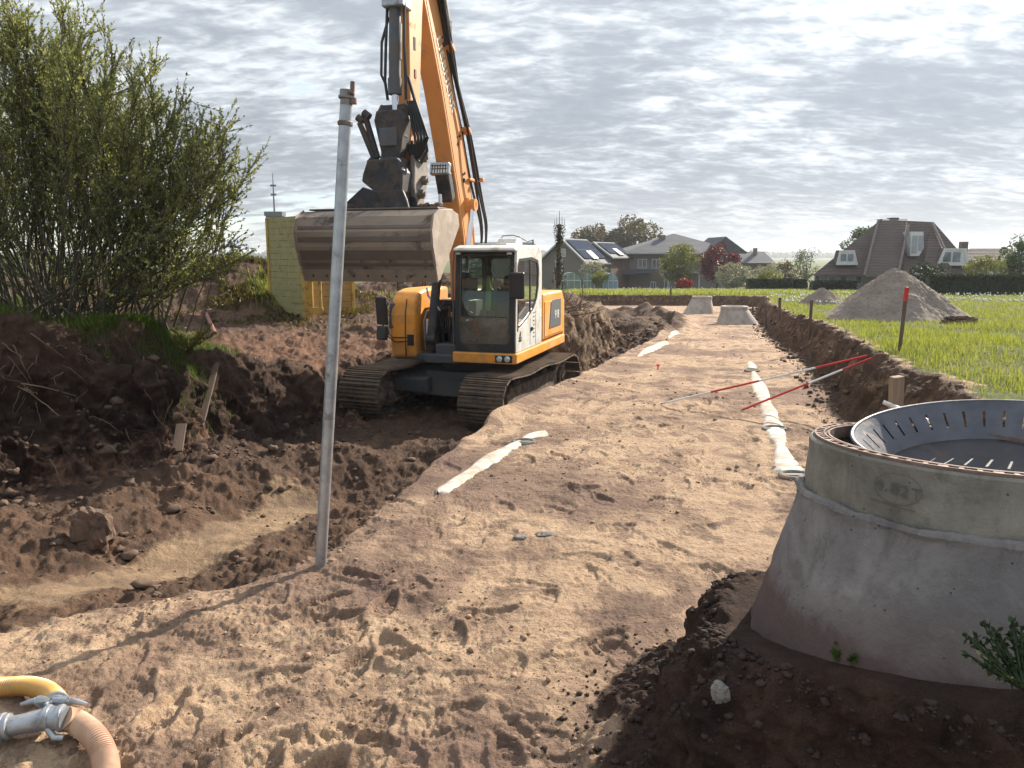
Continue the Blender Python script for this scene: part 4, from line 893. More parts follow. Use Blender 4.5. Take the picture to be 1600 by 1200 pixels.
def manhole():
    root = empty('manhole_shaft', (MHX, MHY, 0), 0, 'big grey concrete manhole cone with a ring on top in the right foreground', 'manhole')
    T = Matrix.Translation((0, 0, 1.12)) @ Euler((-.05, .046, 0)).to_matrix().to_4x4()
    n = 180; rr = random.Random(2)
    def rough_ring(prof, name, m, amp, closed=True, mat4=T, bev=0, seed=1):
        b = MB(); b.lathe(prof, (0, 0, 0), n, closed); v = np.array(b.v)
        q = fbm3(v[:, 0] * 9 + seed, v[:, 1] * 9, v[:, 2] * 14, 3) ; rad = np.hypot(v[:, 0], v[:, 1]) + 1e-6
        v[:, 0] *= 1 + amp * q / rad; v[:, 1] *= 1 + amp * q / rad; v[:, 2] += amp * .5 * fbm3(v[:, 0] * 7, v[:, 1] * 7, v[:, 2] * 7 + seed, 2)
        b.v = [tuple(mat4 @ Vector(p)) for p in v]; return b.build(name, m, root, smooth=True)
    zs = np.linspace(0, -.165, 12)
    ring = [(.376, 0), (.376, -.17)] + [(.432 + .003 * math.sin(z * 40), z) for z in zs[::-1]][:-1] + [(.430, -.006), (.424, 0), (.37, .002)]
    rough_ring([(r, z) for r, z in ring], 'shaft_ring', M_conc_ring, .0035)
    cone = [(.40, -.168), (.455, -.170), (.452, -.178), (.452, -.20)] + [(.452 + (.61 - .452) * ((i + 1) / 22) ** 1.05, -.20 - .60 * (i + 1) / 22) for i in range(22)] + [(.6, -.80), (.36, -.3)]
    rough_ring(cone, 'shaft_cone', M_conc_cone, .007, seed=4)
    # mortar squeezed out of the joint
    b = MB(); vs = []; k = 260
    pts = []
    for i in range(k + 1):
        a = 2 * math.pi * i / k; r = .440 + .012 * math.sin(a * 9) * math.sin(a * 4 + 1) + rr.uniform(-.003, .003); pts.append(T @ Vector((r * math.cos(a), r * math.sin(a), -.170)))
    b.tube(pts, [.010 + .007 * abs(math.sin(i * .21) * math.sin(i * .077)) + rr.uniform(0, .003) for i in range(k + 1)], 8, False); b.build('joint_mortar', M_conc_cone, root, smooth=True)
    fr = [(.370, -.03), (.370, .010), (.376, .010), (.376, .004), (.384, .004), (.384, .011), (.389, .011), (.389, .005), (.410, .005), (.410, .010), (.416, .010), (.416, -.002)]
    b = MB(); b.lathe(fr, (0, 0, 0), 120, True)
    for i in range(60):
        a = 2 * math.pi * i / 60; b.box((.3995 * math.cos(a), .3995 * math.sin(a), .007), (.020, .012 if i % 3 else .024, .005), Matrix.Rotation(a, 3, 'Z'))
    b.xf(T); b.build('iron_frame', M_rust, root, smooth=True)
    tx = text_mesh('4.82T', .042, 'chalk_lettering', M_chalk, root, 0, 1.3)
    me = tx.data; a0 = R(221)
    for v in me.vertices:
        a = a0 + v.co.x / .437; v.co = T @ Vector((.4395 * math.cos(a), .4395 * math.sin(a), -.070 + v.co.y + .012 * (a - a0) * -3))
    b = MB(); pts = []
    for i in range(49):
        u = i / 48 * 6.283; a = a0 + .062 * math.cos(u) / .437 + .0; pts.append(T @ Vector((.4385 * math.cos(a), .4385 * math.sin(a), -.068 + .042 * math.sin(u))))
    b.tube(pts, .0009, 5, False); pts = [T @ Vector((.4385 * math.cos(a0 + q), .4385 * math.sin(a0 + q), -.115 - q * .03)) for q in np.linspace(-.17, .12, 12)]; b.tube(pts, .0009, 5, False); b.build('chalk_mark', M_chalk, root)
    # galvanised dirt pan resting askew on the frame
    pan = empty('dirt_pan', (1.458, 2.295, 1.166), 0, 'slotted galvanised steel dirt pan lying askew in the top of the big manhole', 'dirt pan')
    Tp = Euler((R(.5), R(-8.0), R(10))).to_matrix().to_4x4()
    # wall of the pan: slots cut right through
    nb = 216; zt, zb = .0, -.11; ru, rl = .380, .285; v = []; f = []
    slots = set();
    for i in range(nb):
        if i % 6 == 0: slots.add(i)
    lv = [zt, -.030, -.075, zb]
    for i in range(nb):
        a = 2 * math.pi * (i + (.0 if i % 6 < 2 else 0)) / nb
        if i % 6 == 0: a += .08 * 6.283 / nb
        if i % 6 == 1: a -= .08 * 6.283 / nb
        for z in lv: r = rl + (ru - rl) * (z - zb) / (zt - zb); v.append((r * math.cos(a), r * math.sin(a), z))
    for i in range(nb):
        j = (i + 1) % nb
        for q in range(3):
            if q == 1 and i in slots: continue
            f.append((i*4 + q, j*4 + q, j*4 + q + 1, i*4 + q + 1))
    b = MB(); b.add(v, f); b.xf(Tp); w = b.build('pan_wall', M_zinc, pan); sd = w.modifiers.new('s', 'SOLIDIFY'); sd.thickness = .004
    b = MB(); b.lathe([(rl + .002, zb), (rl - .02, zb - .012), (.2, zb - .03), (.05, zb - .035), (0, zb - .035)], (0, 0, 0), 96); b.xf(Tp); w2 = b.build('pan_bottom', M_panbottom, pan, smooth=True); sd = w2.modifiers.new('s', 'SOLIDIFY'); sd.thickness = .004
    pts = [Tp @ Vector(((ru + .002) * math.cos(u), (ru + .002) * math.sin(u), zt)) for u in np.linspace(0, 2 * math.pi, 121)]
    b = MB(); b.tube(pts, .007, 8, False); b.build('rolled_rim', M_zinc, pan, smooth=True)
    return root
M_chalk = mat('faint_dark_chalk', (.085, .078, .07), (.10, .09, .08), .9)
M_panbottom = mat('shade_dark_zinc', (.06, .058, .065), (.035, .035, .04), .6, .4, .4, 7, dirt=(.12, .095, .09), damt=.3, dscale=12)  # shade inside the pan painted into its bottom as a darker zinc
manhole()

def far_manhole(name, x, y, dx, rt, rb, h, label, rot=0):
    z = float(base(np.array([x]), np.array([y]))[0]); r = empty(name, (x, y, z - .05), rot, label, 'manhole', 'concrete manhole cones in the dug road')
    b = MB(); n = 64; v = []; L_ = 10
    for i in range(n):
        a = 2 * math.pi * i / n
        for k in range(L_ + 1):
            t = k / L_; rr_ = rb + (rt - rb) * t; v.append((rr_ * math.cos(a) + dx * t, rr_ * math.sin(a), h * t))
    f = [(i*(L_+1)+k, ((i+1) % n)*(L_+1)+k, ((i+1) % n)*(L_+1)+k+1, i*(L_+1)+k+1) for i in range(n) for k in range(L_)]
    v = np.array(v); v[:, :2] += .02 * fbm3(v[:, 0] * 3, v[:, 1] * 3, v[:, 2] * 3, 2)[:, None]
    b.add(v.tolist(), f); b.build('shaft_cone', M_conc_far, r, smooth=True)
    b = MB(); b.lathe([(rt - .12, h - .04), (rt - .12, h + .08), (rt + .02, h + .08), (rt + .03, h - .02)], (dx, 0, 0), 48, True); b.build('shaft_ring', M_conc_far, r, smooth=True)
far_manhole('manhole_shaft', 7.65, 26.0, -.14, .43, .72, .56, 'concrete manhole cone at the far end of the road, nearer the grass', 0)
far_manhole('manhole_shaft', 8.35, 34.5, .14, .42, .70, .75, 'farther concrete manhole cone at the road bend, left of its twin', 0)

# ------------------------------------------------------------------ pole, hose, pipes, rods
def pole():
    b0, t0 = Vector((-1.10, 4.06, -.35)), at(541, 165, 4.06)
    r = empty('steel_pipe', b0, 0, 'tall galvanised steel pipe standing upright at the edge of the sand', 'pipe')
    d = t0 - b0; b = MB(); n = 40; b.tube([d * (i / n) for i in range(n + 1)], .0315, 28); b.build('pipe', M_galv, r, smooth=True)
    u = d.normalized(); m = MB(); e = d
    m.tube([e - u * .10, e - u * .095, e - u * .08, e - u * .075], [.033, .039, .039, .033], 24); m.tube([e - u * .075, e + u * .03, e + u * .03, e + u * .075], [.030, .031, .036, .036], 24)
    m.tube([e + u * .03, e + u * .035, e + u * .045, e + u * .05], [.036, .042, .042, .036], 24); m.build('fitting', M_steel, r, smooth=True)
    m = MB(); m.box(e + Vector((.035, -.01, .06)), (.022, .02, .11), (0, R(4), 0)); m.box(e + Vector((.04, -.01, .02)), (.03, .03, .03)); m.box(e + Vector((.03, -.02, .055)), (.035, .03, .014)); m.build('lever', M_rust, r, bevel=.004)
pole()

def smooth_path(P, k=12):
    P = [Vector(p) for p in P]; out = []
    for i in range(len(P) - 1):
        p0, p1, p2, p3 = P[max(i-1, 0)], P[i], P[i+1], P[min(i+2, len(P)-1)]
        for s_ in range(k):
            u = s_ / k; out.append(.5 * ((2*p1) + (-p0 + p2)*u + (2*p0 - 5*p1 + 4*p2 - p3)*u*u + (-p0 + 3*p1 - 3*p2 + p3)*u**3))
    return out + [P[-1]]
def hose_mesh(pts, r, pitch=.009):
    P = smooth_path(pts, 30); cum = [0]
    for a, b in zip(P, P[1:]): cum.append(cum[-1] + (b - a).length)
    n = int(cum[-1] / (pitch / 4)); A = np.array(P); s_ = np.linspace(0, cum[-1], n); Q = np.stack([np.interp(s_, cum, A[:, i]) for i in range(3)], 1)
    rad = r * (1 + .055 * np.cos(s_ / pitch * 2 * math.pi)); m = MB(); m.tube([Vector(q) for q in Q], rad.tolist(), 24); return m
M_hose_y = mat('amber_suction_hose', (.62, .37, .11), (.52, .30, .09), .4, 0, .5, 6, dirt=(.4, .27, .14), damt=.3, dscale=8)
M_hose_b = mat('sandy_suction_hose', (.44, .28, .185), (.36, .22, .15), .5, 0, .4, 6, dirt=(.5, .36, .24), damt=.5, dscale=8)
def hoses():
    g = lambda x, y, dz: ray(x, y) + Vector((0, 0, dz))
    y0 = [g(-140, 1085, .04), g(-60, 1088, .04), g(0, 1090, .045), g(45, 1090, .05), g(75, 1100, .055), g(92, 1118, .06)]
    r1 = empty('suction_hose', y0[-1], 0, 'ribbed yellow suction hose entering the frame at bottom left', 'hose')
    hose_mesh([p - y0[-1] for p in y0], .036).build('hose_wall', M_hose_y, r1, smooth=True)
    c = g(84, 1150, .07)
    b0 = [c + Vector((.04, -.0, .0)), g(122, 1150, .055), g(150, 1172, .05), g(166, 1205, .045), g(168, 1250, .04), g(160, 1330, .04)]
    r2 = empty('suction_hose', c, 0, 'sand coloured ribbed suction hose curving down out of frame at bottom left', 'hose')
    hose_mesh([p - c for p in b0], .040).build('hose_wall', M_hose_b, r2, smooth=True)
    r3 = empty('hose_coupling', c, 0, 'galvanised three way coupling with clamp levers joining the two suction hoses', 'coupling')
    left = g(-12, 1165, .06) - c; m = MB(); e1 = (left).normalized(); up = (y0[-1] - c)
    m.tube([Vector((.055, -.005, 0)), Vector((0, 0, 0)), left * .5, left * .78], [.040, .041, .034, .034], 24)
    m.tube([Vector((-.02, .0, 0)), up * .55, up * .85], [.034, .034, .037], 24); m.build('pipe_body', M_galv, r3, smooth=True)
    m = MB()
    for q, dr_, rr_ in ((Vector((.035, 0, 0)), e1, .047), (Vector((-.01, 0, 0)), e1, .045), (left * .72, e1, .045), (left * .80, e1, .05), (up * .62, up.normalized(), .043), (up * .80, up.normalized(), .046)):
        m.tube([q - dr_ * .009, q - dr_ * .007, q + dr_ * .007, q + dr_ * .009], [rr_ * .85, rr_, rr_, rr_ * .85], 24)
    m.tube([left * .8, left * 1.3, left * 2.0], [.042, .042, .042], 20); m.build('collar', M_galv, r3, smooth=True)
    m = MB()
    for sgn in (-1, 1):
        q = up * .5 + Vector((sgn * .035, 0, .02)); m.tube([q - Vector((0, 0, .01)), q + Vector((sgn * .035, 0, .015)), q + Vector((sgn * .085, .0, .0))], [.014, .012, .007], 10)
        m.tube([q, q + Vector((sgn * .01, -.01, .025)), q + Vector((sgn * -.025, -.02, .03))], [.015, .016, .01], 10)
    m.tube([left * .78 + Vector((0, -.03, .0)), left * .95 + Vector((0, -.05, .01)), left * 1.4 + Vector((0, -.06, 0))], [.012, .011, .009], 10)
    m.tube([Vector((.0, -.03, -.02)), Vector((.03, -.045, -.045)), Vector((.06, -.04, -.05))], .012, 10); m.split('clamp_lever', M_galv, r3, smooth=True)
hoses()

M_geo = mat('white_drain_fleece', (.55, .53, .48), (.44, .41, .36), .85, 0, .2, 5, dirt=(.36, .26, .18), damt=.6, dscale=6, bump=.5, bscale=25)
M_geod = mat('grey_rubber_collar', (.16, .165, .165), (.10, .10, .10), .7, 0, .3, 8, dirt=(.35, .26, .18), damt=.4, dscale=8)
def drain(name, pts, w, label, collars=(), rise=.018, parentless=True):
    """half buried pipe: a low humped strip following the ground"""
    P = smooth_path([Vector((p[0], p[1], 0)) for p in pts], 14); rr = random.Random(len(pts)); V = []; F = []; K = 9
    for i, p in enumerate(P):
        t = (P[min(i+1, len(P)-1)] - P[max(i-1, 0)]).normalized(); s_ = Vector((t.y, -t.x, 0)); ww = w * (.95 + .75 * (fbm(np.array([i * .09]), np.array([w * 70]), 2)[0] + .2)); ww *= min(1, (i + .4) / 4, (len(P) - i - .6) / 4)
        zc = float(np.mean([gz(P[q].x, P[q].y) for q in range(max(0, i - 5), min(len(P), i + 6))])) + .004
        for k in range(K):
            u = k / (K - 1) * 2 - 1; q = p + s_ * (u * ww * (1 + .03 * rr.uniform(-1, 1))); V.append((q.x, q.y, zc - .02 + (rise + .02) * math.sqrt(max(0, 1 - u * u)) + rr.uniform(-.0008, .0008)))
    for i in range(len(P) - 1):
        for k in range(K - 1): F.append((i*K + k, (i+1)*K + k, (i+1)*K + k + 1, i*K + k + 1))
    o = Vector(V[0]); r = empty(name, o, 0, label, 'drain pipe'); m = MB(); m.add([Vector(v) - o for v in V], F); m.build('pipe_back', M_geo, r, smooth=True)
    for cx, cy in collars:
        q = gpt(cx, cy); m = MB(); a = []
        for k in range(25):
            u = k / 24 * 2 * math.pi; a.append(q - o + Vector((math.cos(u) * w * 1.25, math.sin(u) * .045, .01 + .012 * math.sin(u))))
        m.tube(a, .022, 8, False); m.prism([(q.x - o.x + math.cos(i / 20 * 6.283) * w * 1.2, q.y - o.y + math.sin(i / 20 * 6.283) * .04) for i in range(20)], q.z - o.z - .02, q.z - o.z + .025, 'z'); m.build('collar', M_geod, r, smooth=True)
def gl(pts, z=.02): return [(px(x, y, z).x, px(x, y, z).y) for x, y in pts]
drain('drain_pipe', gl([(684, 768), (735, 735), (790, 700), (822, 682), (852, 672)]), .075, 'white drain pipe half buried along the left edge of the sand by the machine', [tuple(px(818, 688, .02))[:2]])
drain('drain_pipe', gl([(1239, 738), (1222, 700), (1208, 660), (1196, 625), (1182, 590), (1172, 565)]), .085, 'white drain pipe half buried along the right side of the sand bed', [tuple(px(1241, 740, .02))[:2], tuple(px(1210, 668, .02))[:2], tuple(px(1175, 578, .02))[:2]])
drain('drain_pipe', gl([(996, 556), (1020, 542), (1040, 533)]), .13, 'short white stretch of drain pipe showing in the far left edge of the sand', [])
drain('drain_pipe', gl([(1044, 528), (1056, 519)]), .13, 'farthest short white stretch of drain pipe near the road bend', [])

def bar(name, a, b, r, segs, label, cat, group=None, mats=None):
    o = empty(name, a, 0, label, cat, group); d = b - a; cur = 0
    for i, (ln, mt) in enumerate(segs):
        m = MB(); m.cyl(d * cur, d * min(1, cur + ln) , r, n=14); m.build('painted_band', mt, o, smooth=True); cur += ln
    m = MB(); m.cyl(d * -.012, Vector((0, 0, 0)), r * .3, r, n=12); m.build('tip', M_steel, o)
top1 = at(1355, 560, 8.1)
a1 = ray(1035, 633) + Vector((0, 0, .02)); a2 = ray(1160, 643) + Vector((0, 0, .02))
bar('ranging_pole', a1, top1 + Vector((0, 0, .03)), .0115, [(.25, M_whitep), (.24, M_red), (.27, M_whitep), (.24, M_red)], 'red and white ranging pole whose lower end, farthest out on the sand, is white', 'surveying pole')
bar('ranging_pole', a2, top1 + Vector((.06, .03, 0)), .0115, [(.30, M_red), (.22, M_red), (.26, M_whitep), (.22, M_red)], 'red and white ranging pole whose lower end on the sand is red', 'surveying pole')
p = ray(1028, 578); m = MB(); m.cyl((0, 0, -.05), (0, 0, .10), .012); m.box((0, 0, .075), (.06, .012, .02)); o = m.build('marking_peg', mat('fluorescent_peg', (.9, .08, .03), (.8, .07, .03), .6)); o.location = p; tag(o, 'small bright red marking peg stuck in the middle of the sand', 'peg')

M_wood = mat('weathered_stake_wood', (.15, .11, .085), (.10, .075, .06), .85, 0, .2, 6, bump=.3, stretch=(6, 6, .6))
M_wood2 = mat('pale_board_wood', (.30, .22, .15), (.20, .15, .11), .8, 0, .2, 5, bump=.3, stretch=(4, 4, .5))
stakes = [(1405, 550, 445, 4.6, 'thick wooden stake with a red painted top in the grass, nearest of the stakes', 1), (1266, 503, 441, 3.6, 'thin dark stake at the grass edge just left of the small heap', 0), (1218, 488, 450, 3.6, 'thin stake in the grass second left of the small heap', 0),
          (1198, 482, 450, 3, 'thin stake by the far corner of the wall above the manhole cone', 0), (1177, 470, 450, 2.4, 'short far stake behind the nearer far manhole cone', 0), (1048, 461, 450, 2.4, 'lone thin stake on the far grass bank in front of the brick house', 0), (1441, 476, 455, 2.4, 'tiny stake in the field right of the big heap', 0)]
for x, yb, yt, w, lab, red in stakes:
    q = px(x, yb, .62); q.z = gz(q.x, q.y); D = q.y * math.cos(PITCH); h = (yb - yt) / FPX * D * 1.0; ww = w / FPX * D
    o = empty('stake', q, 0, lab, 'stake'); o.rotation_euler = (R(random.Random(x).uniform(-3, 3)), R(2.2 if red else -1), 0)
    m = MB(); m.prism([(-ww/2, -.2), (ww/2, -.2), (ww/2, h), (-ww/2, h)], -ww/2, ww/2); m.build('shaft', M_wood, o, bevel=.004)
    if red: m = MB(); m.bb((-ww/2 - .003, -ww/2 - .003, h - .16), (ww/2 + .003, ww/2 + .003, h + .003)); m.build('painted_top', M_red, o, bevel=.004)
# board and conduit behind the near manhole
q = at(1396, 672, 4.6); m = MB(); m.box((0, 0, .06), (.075, .05, .42), (R(4), R(-6), R(12))); o = m.build('board', M_wood2, bevel=.006); o.location = at(1398, 655, 4.6); tag(o, 'short upright wooden board behind the ring of the big manhole', 'board')
m = MB(); A = at(1380, 628, 4.5); B = at(1455, 660, 4.35); m.cyl(Vector((0, 0, 0)), (B - A), .013, n=14); o = m.build('conduit', M_whitep, None, smooth=True); o.location = A; tag(o, 'thin white plastic conduit lying past the upright board', 'pipe')
#PART3
# ------------------------------------------------------------------ plants
def leaves_np(P, D, size, w=.38, fold=.12, r=None):
    """diamond leaves at points P pointing along D"""
    r = r or rng; n = len(P); D = D / (np.linalg.norm(D, axis=1)[:, None] + 1e-9)
    up = r.normal(size=(n, 3)); S_ = np.cross(D, up); S_ /= np.linalg.norm(S_, axis=1)[:, None] + 1e-9; Nn = np.cross(S_, D)
    L = (size * r.uniform(.65, 1.25, n))[:, None] if np.isscalar(size) else (size * r.uniform(.65, 1.25, n))[:, None]
    a = P; t = P + D * L; m = P + D * L * .45
    V = np.stack([a, m + S_ * L * w / 2 + Nn * L * fold, t, m - S_ * L * w / 2 + Nn * L * fold], 1).reshape(-1, 3)
    F = np.arange(n * 4).reshape(n, 4); return V, F
def tubes_np(paths, n=5):
    """list of (pts (k,3), radii (k)) -> merged tube mesh"""
    Vs, Fs, off = [], [], 0
    for P, rad in paths:
        P = np.asarray(P, float); k = len(P); T = np.gradient(P, axis=0); T /= np.linalg.norm(T, axis=1)[:, None] + 1e-9
        ref = np.array([.3, .9, .2]) if abs(T[0, 2]) > .8 else np.array([0, 0, 1.]); U = np.cross(T, ref); U /= np.linalg.norm(U, axis=1)[:, None] + 1e-9; W = np.cross(T, U)
        a = np.arange(n) * 2 * np.pi / n; rad = np.asarray(rad)[:, None, None]
        V = P[:, None, :] + rad * (np.cos(a)[None, :, None] * U[:, None, :] + np.sin(a)[None, :, None] * W[:, None, :])
        idx = np.arange(k * n).reshape(k, n) + off; nx = np.roll(idx, -1, 1)
        Fs.append(np.stack([idx[:-1], nx[:-1], nx[1:], idx[1:]], -1).reshape(-1, 4)); Vs.append(V.reshape(-1, 3)); off += k * n
    return np.concatenate(Vs), np.concatenate(Fs)

M_leaf_willow = leafmat('willow_leaves', [(.12, .13, .05), (.19, .205, .085), (.27, .285, .13), (.36, .365, .19)], .55, .42)
M_leaf_green = leafmat('green_leaves', [(.035, .06, .015), (.06, .095, .022), (.10, .13, .03)], .35)
M_leaf_olive = leafmat('olive_oak_leaves', [(.06, .055, .022), (.10, .08, .03), (.14, .10, .035)], .3)
M_leaf_red = leafmat('dark_red_leaves', [(.06, .010, .014), (.12, .016, .022), (.20, .025, .03)], .25)
M_leaf_bright = leafmat('bright_red_blossom', [(.06, .07, .02), (.30, .02, .02), (.40, .05, .035)], .2)
M_leaf_pale = leafmat('pale_blossom', [(.07, .09, .035), (.22, .22, .17), (.42, .42, .36)], .3)
M_leaf_con = leafmat('conifer_needles', [(.016, .030, .012), (.028, .045, .018), (.05, .07, .025)], .15)
M_leaf_yel = leafmat('yellow_green_leaves', [(.09, .10, .02), (.16, .17, .035), (.22, .22, .05)], .4)
M_grass = leafmat('meadow_grass', [(.115, .14, .028), (.20, .235, .05), (.30, .32, .085), (.38, .34, .17)], .5, .55)
M_grassd = leafmat('bank_grass', [(.045, .075, .015), (.075, .12, .022), (.13, .17, .04)], .5, .6)
M_root = mat('dry_root', (.22, .16, .11), (.14, .10, .07), .9)

def willow():
    r = np.random.default_rng(21)
    base_c = np.array([-5.75, 10.1]); z0 = gz(*base_c) - .1
    root = empty('willow_shrub', (base_c[0], base_c[1], z0), 0, 'large many stemmed willow shrub in leaf on top of the left earth bank', 'shrub')
    stems, twigs, LP, LD = [], [], [], []
    for i in range(165):
        bx, by_ = r.normal(0, .62) - .2, r.normal(0, .30); a = r.uniform(0, 2 * np.pi)
        ox = bx * 1.6 + r.normal(0, .9) ; ox = np.clip(ox, -2.8, 2.0); oy = by_ + r.normal(0, .6)
        env = 3.95 - .38 * max(ox, 0) ** 1.7 - .12 * max(-ox, 0); H = env * r.uniform(.74, 1.02)
        if i < 42: ox = r.uniform(.8, 2.2); H = (3.9 - .38 * ox ** 1.7) * r.uniform(.25, .95); oy = r.normal(0, .4)
        elif i < 58: ox = r.uniform(-3.0, -1.6); H = r.uniform(1.5, 3.0)
        k = 14; t = np.linspace(0, 1, k); wob = np.cumsum(r.normal(0, .022, (k, 2)), 0)
        P = np.stack([bx + (ox - bx) * t ** .92 + wob[:, 0], by_ + oy * t + wob[:, 1], H * (t * 1.0 + .10 * np.sin(t * 3.1))], 1)
        r0 = r.uniform(.008, .019); stems.append((P, r0 * (1 - .85 * t)))
        nt = int(20 + H * 9)
        for j in range(nt):
            tt = r.uniform(.20, 1.0) ** .8; p = np.array([np.interp(tt, t, P[:, q]) for q in range(3)]); tan = np.array([np.interp(min(tt + .06, 1), t, P[:, q]) - np.interp(max(tt - .06, 0), t, P[:, q]) for q in range(3)]); tan /= np.linalg.norm(tan)
            d = tan * .65 + r.normal(0, .5, 3) + np.array([.08, 0, .36]); d /= np.linalg.norm(d)
            L = r.uniform(.18, .55) * (1.1 - .35 * tt); kk = 5; s = np.linspace(0, 1, kk)[:, None]
            Q = p + d * L * s + np.array([0, 0, .10 * L]) * s ** 2 + r.normal(0, .006, (kk, 3)); twigs.append((Q, .0042 * (1 - .8 * s[:, 0]) + .001))
            dens = 1.0 if tt > .45 else .55
            nl = int(L / .0122 * dens)
            u = r.uniform(.12, 1.04, nl)[:, None]; pp = p + d * L * u + np.array([0, 0, .10 * L]) * u ** 2; LP.append(pp); LD.append(d * .9 + r.normal(0, .55, (nl, 3)) + np.array([0, 0, .25]))
    V, F = tubes_np(stems, 6); b = np_mesh('stems', V, F, M_twig, root, True)
    V, F = tubes_np(twigs, 3); np_mesh('twigs', V, F, M_twig, root, True)
    LP, LD = np.concatenate(LP), np.concatenate(LD); V, F = leaves_np(LP, LD, .044, .44, .06, r); np_mesh('leaves', V, F, M_leaf_willow, root)
    print('willow leaves', len(LP))
willow()

def blades(pts, h, w, lean, r, bend=.5):
    n = len(pts); a = r.uniform(0, 2 * np.pi, n); d = np.stack([np.cos(a), np.sin(a), np.zeros(n)], 1); s = np.stack([-np.sin(a), np.cos(a), np.zeros(n)], 1)
    up = np.array([0, 0, 1.]); ln = (lean * r.uniform(.1, 1.2, n))[:, None]; h = h[:, None]; w = w[:, None]
    m = pts + up * h * .55 + d * h * ln * .35; t = pts + up * h * (1 - bend * .3 * ln) + d * h * ln
    V = np.stack([pts - s * w / 2, pts + s * w / 2, m + s * w * .38, m - s * w * .38, t], 1).reshape(-1, 3); i = np.arange(n)[:, None] * 5
    return V, [i + np.array([[0, 1, 2, 3]]), i + np.array([[3, 2, 4]])]
def scatter_grass():
    r = np.random.default_rng(5); N = 520000
    Y = 3.0 * (75 / 3.0) ** r.random(N); ang = r.uniform(R(4), R(58), N); X = Y * np.tan(ang); X = np.minimum(X, 60)
    _, m = base(X, Y, True); k = (m['dr'] > .04) & (r.random(N) < .62 * np.clip(m['dr'] * 5, .25, 1)); X, Y = X[k], Y[k]
    clump = fbm(X * .9, Y * .9, 3)
    hp = np.hypot(X - 7.75, Y - 15.9); hp2 = np.hypot(X - 8.45, Y - 20.5); k = (hp > 1.15) & (hp2 > .95) & (r.random(len(X)) < .75 + .6 * clump)
    X, Y, clump = X[k], Y[k], clump[k]; Z = base(X, Y)
    h = (r.uniform(.04, .11, len(X)) * (1 + .8 * np.clip(clump, -.4, 1))) * (1 + Y * .004); w = .0028 + .00055 * Y * r.uniform(.6, 1.4, len(X))
    V, F = blades(np.stack([X, Y, Z - .005], 1), h, w, .75, r); o = np_mesh('meadow_grass', V, F, M_grass); tag(o, kind='stuff'); print('grass', len(X))
    # left bank top and the tuft hanging over its edge
    n = 46000; Y = r.uniform(6.0, 12.8, n); X = -4.2 - 6.0 * r.random(n) ** 1.2
    _, m = base(X, Y, True); k = (m['db'] > -.10) & (r.random(n) < np.clip(.35 + 1.2 * fbm(X * 1.2, Y * 1.2, 2), .12, 1)); X, Y = X[k], Y[k]
    c = r.normal(0, 1, (6500, 2)) * np.array([.28, .42]) + np.array([-4.75, 9.75]); X = np.concatenate([X, c[:, 0]]); Y = np.concatenate([Y, c[:, 1]]); Z = base(X, Y)
    V, F = blades(np.stack([X, Y, Z], 1), r.uniform(.06, .24, len(X)), np.full(len(X), .007), 1.1, r, 1.2); o = np_mesh('bank_grass', V, F, M_grassd); tag(o, kind='stuff')
    n = 5000; X = np.concatenate([r.normal(-6.0, .5, n // 2), r.normal(-1.2, 1.2, n // 2)]); Y = np.concatenate([r.normal(20.5, .35, n // 2), r.normal(24.5, .35, n // 2)]); Z = base(X, Y)
    V, F = blades(np.stack([X, Y, Z], 1), r.uniform(.1, .25, n), np.full(n, .02), .7, r); o = np_mesh('fresh_grass', V, F, M_grass); tag(o, kind='stuff')
    n = 30000; Y = r.uniform(45, 68, n); X = r.uniform(-2, 24, n) * Y / 45 ; _, m = base(X, Y, True); k = m['grass'] > .5; X, Y = X[k], Y[k]; Z = base(X, Y)
    V, F = blades(np.stack([X, Y, Z], 1), r.uniform(.12, .3, len(X)), np.full(len(X), .05), .6, r); o = np_mesh('far_meadow_grass', V, F, M_grass); tag(o, kind='stuff')
    # dandelion clocks
    n = 1500; Y = 24 * (75 / 20) ** r.random(n); X = np.where(r.random(n) < .5, r.uniform(0.06, .62, n) * Y, Y * r.uniform(.3, .7, n)); _, m = base(X, Y, True); k = (m['grass'] > .6) & (m['db'] < 0) & (np.hypot(X - 7.75, Y - 15.9) > 1.6); X, Y = X[k], Y[k]; Z = base(X, Y) + .16
    o8 = np.array([(1,0,0),(-1,0,0),(0,1,0),(0,-1,0),(0,0,1),(0,0,-1)]) ; f8 = np.array([(0,2,4),(2,1,4),(1,3,4),(3,0,4),(2,0,5),(1,2,5),(3,1,5),(0,3,5)])
    s = (.022 + .0006 * Y)[:, None, None]; V = (np.stack([X, Y, Z], 1)[:, None, :] + o8[None] * s).reshape(-1, 3); F = (f8[None] + (np.arange(len(X)) * 6)[:, None, None]).reshape(-1, 3)
    o = np_mesh('dandelion_seed_heads', V, F, mat('white_seed_heads', (.62, .62, .58), (.5, .5, .46), .9)); tag(o, kind='stuff')
scatter_grass()

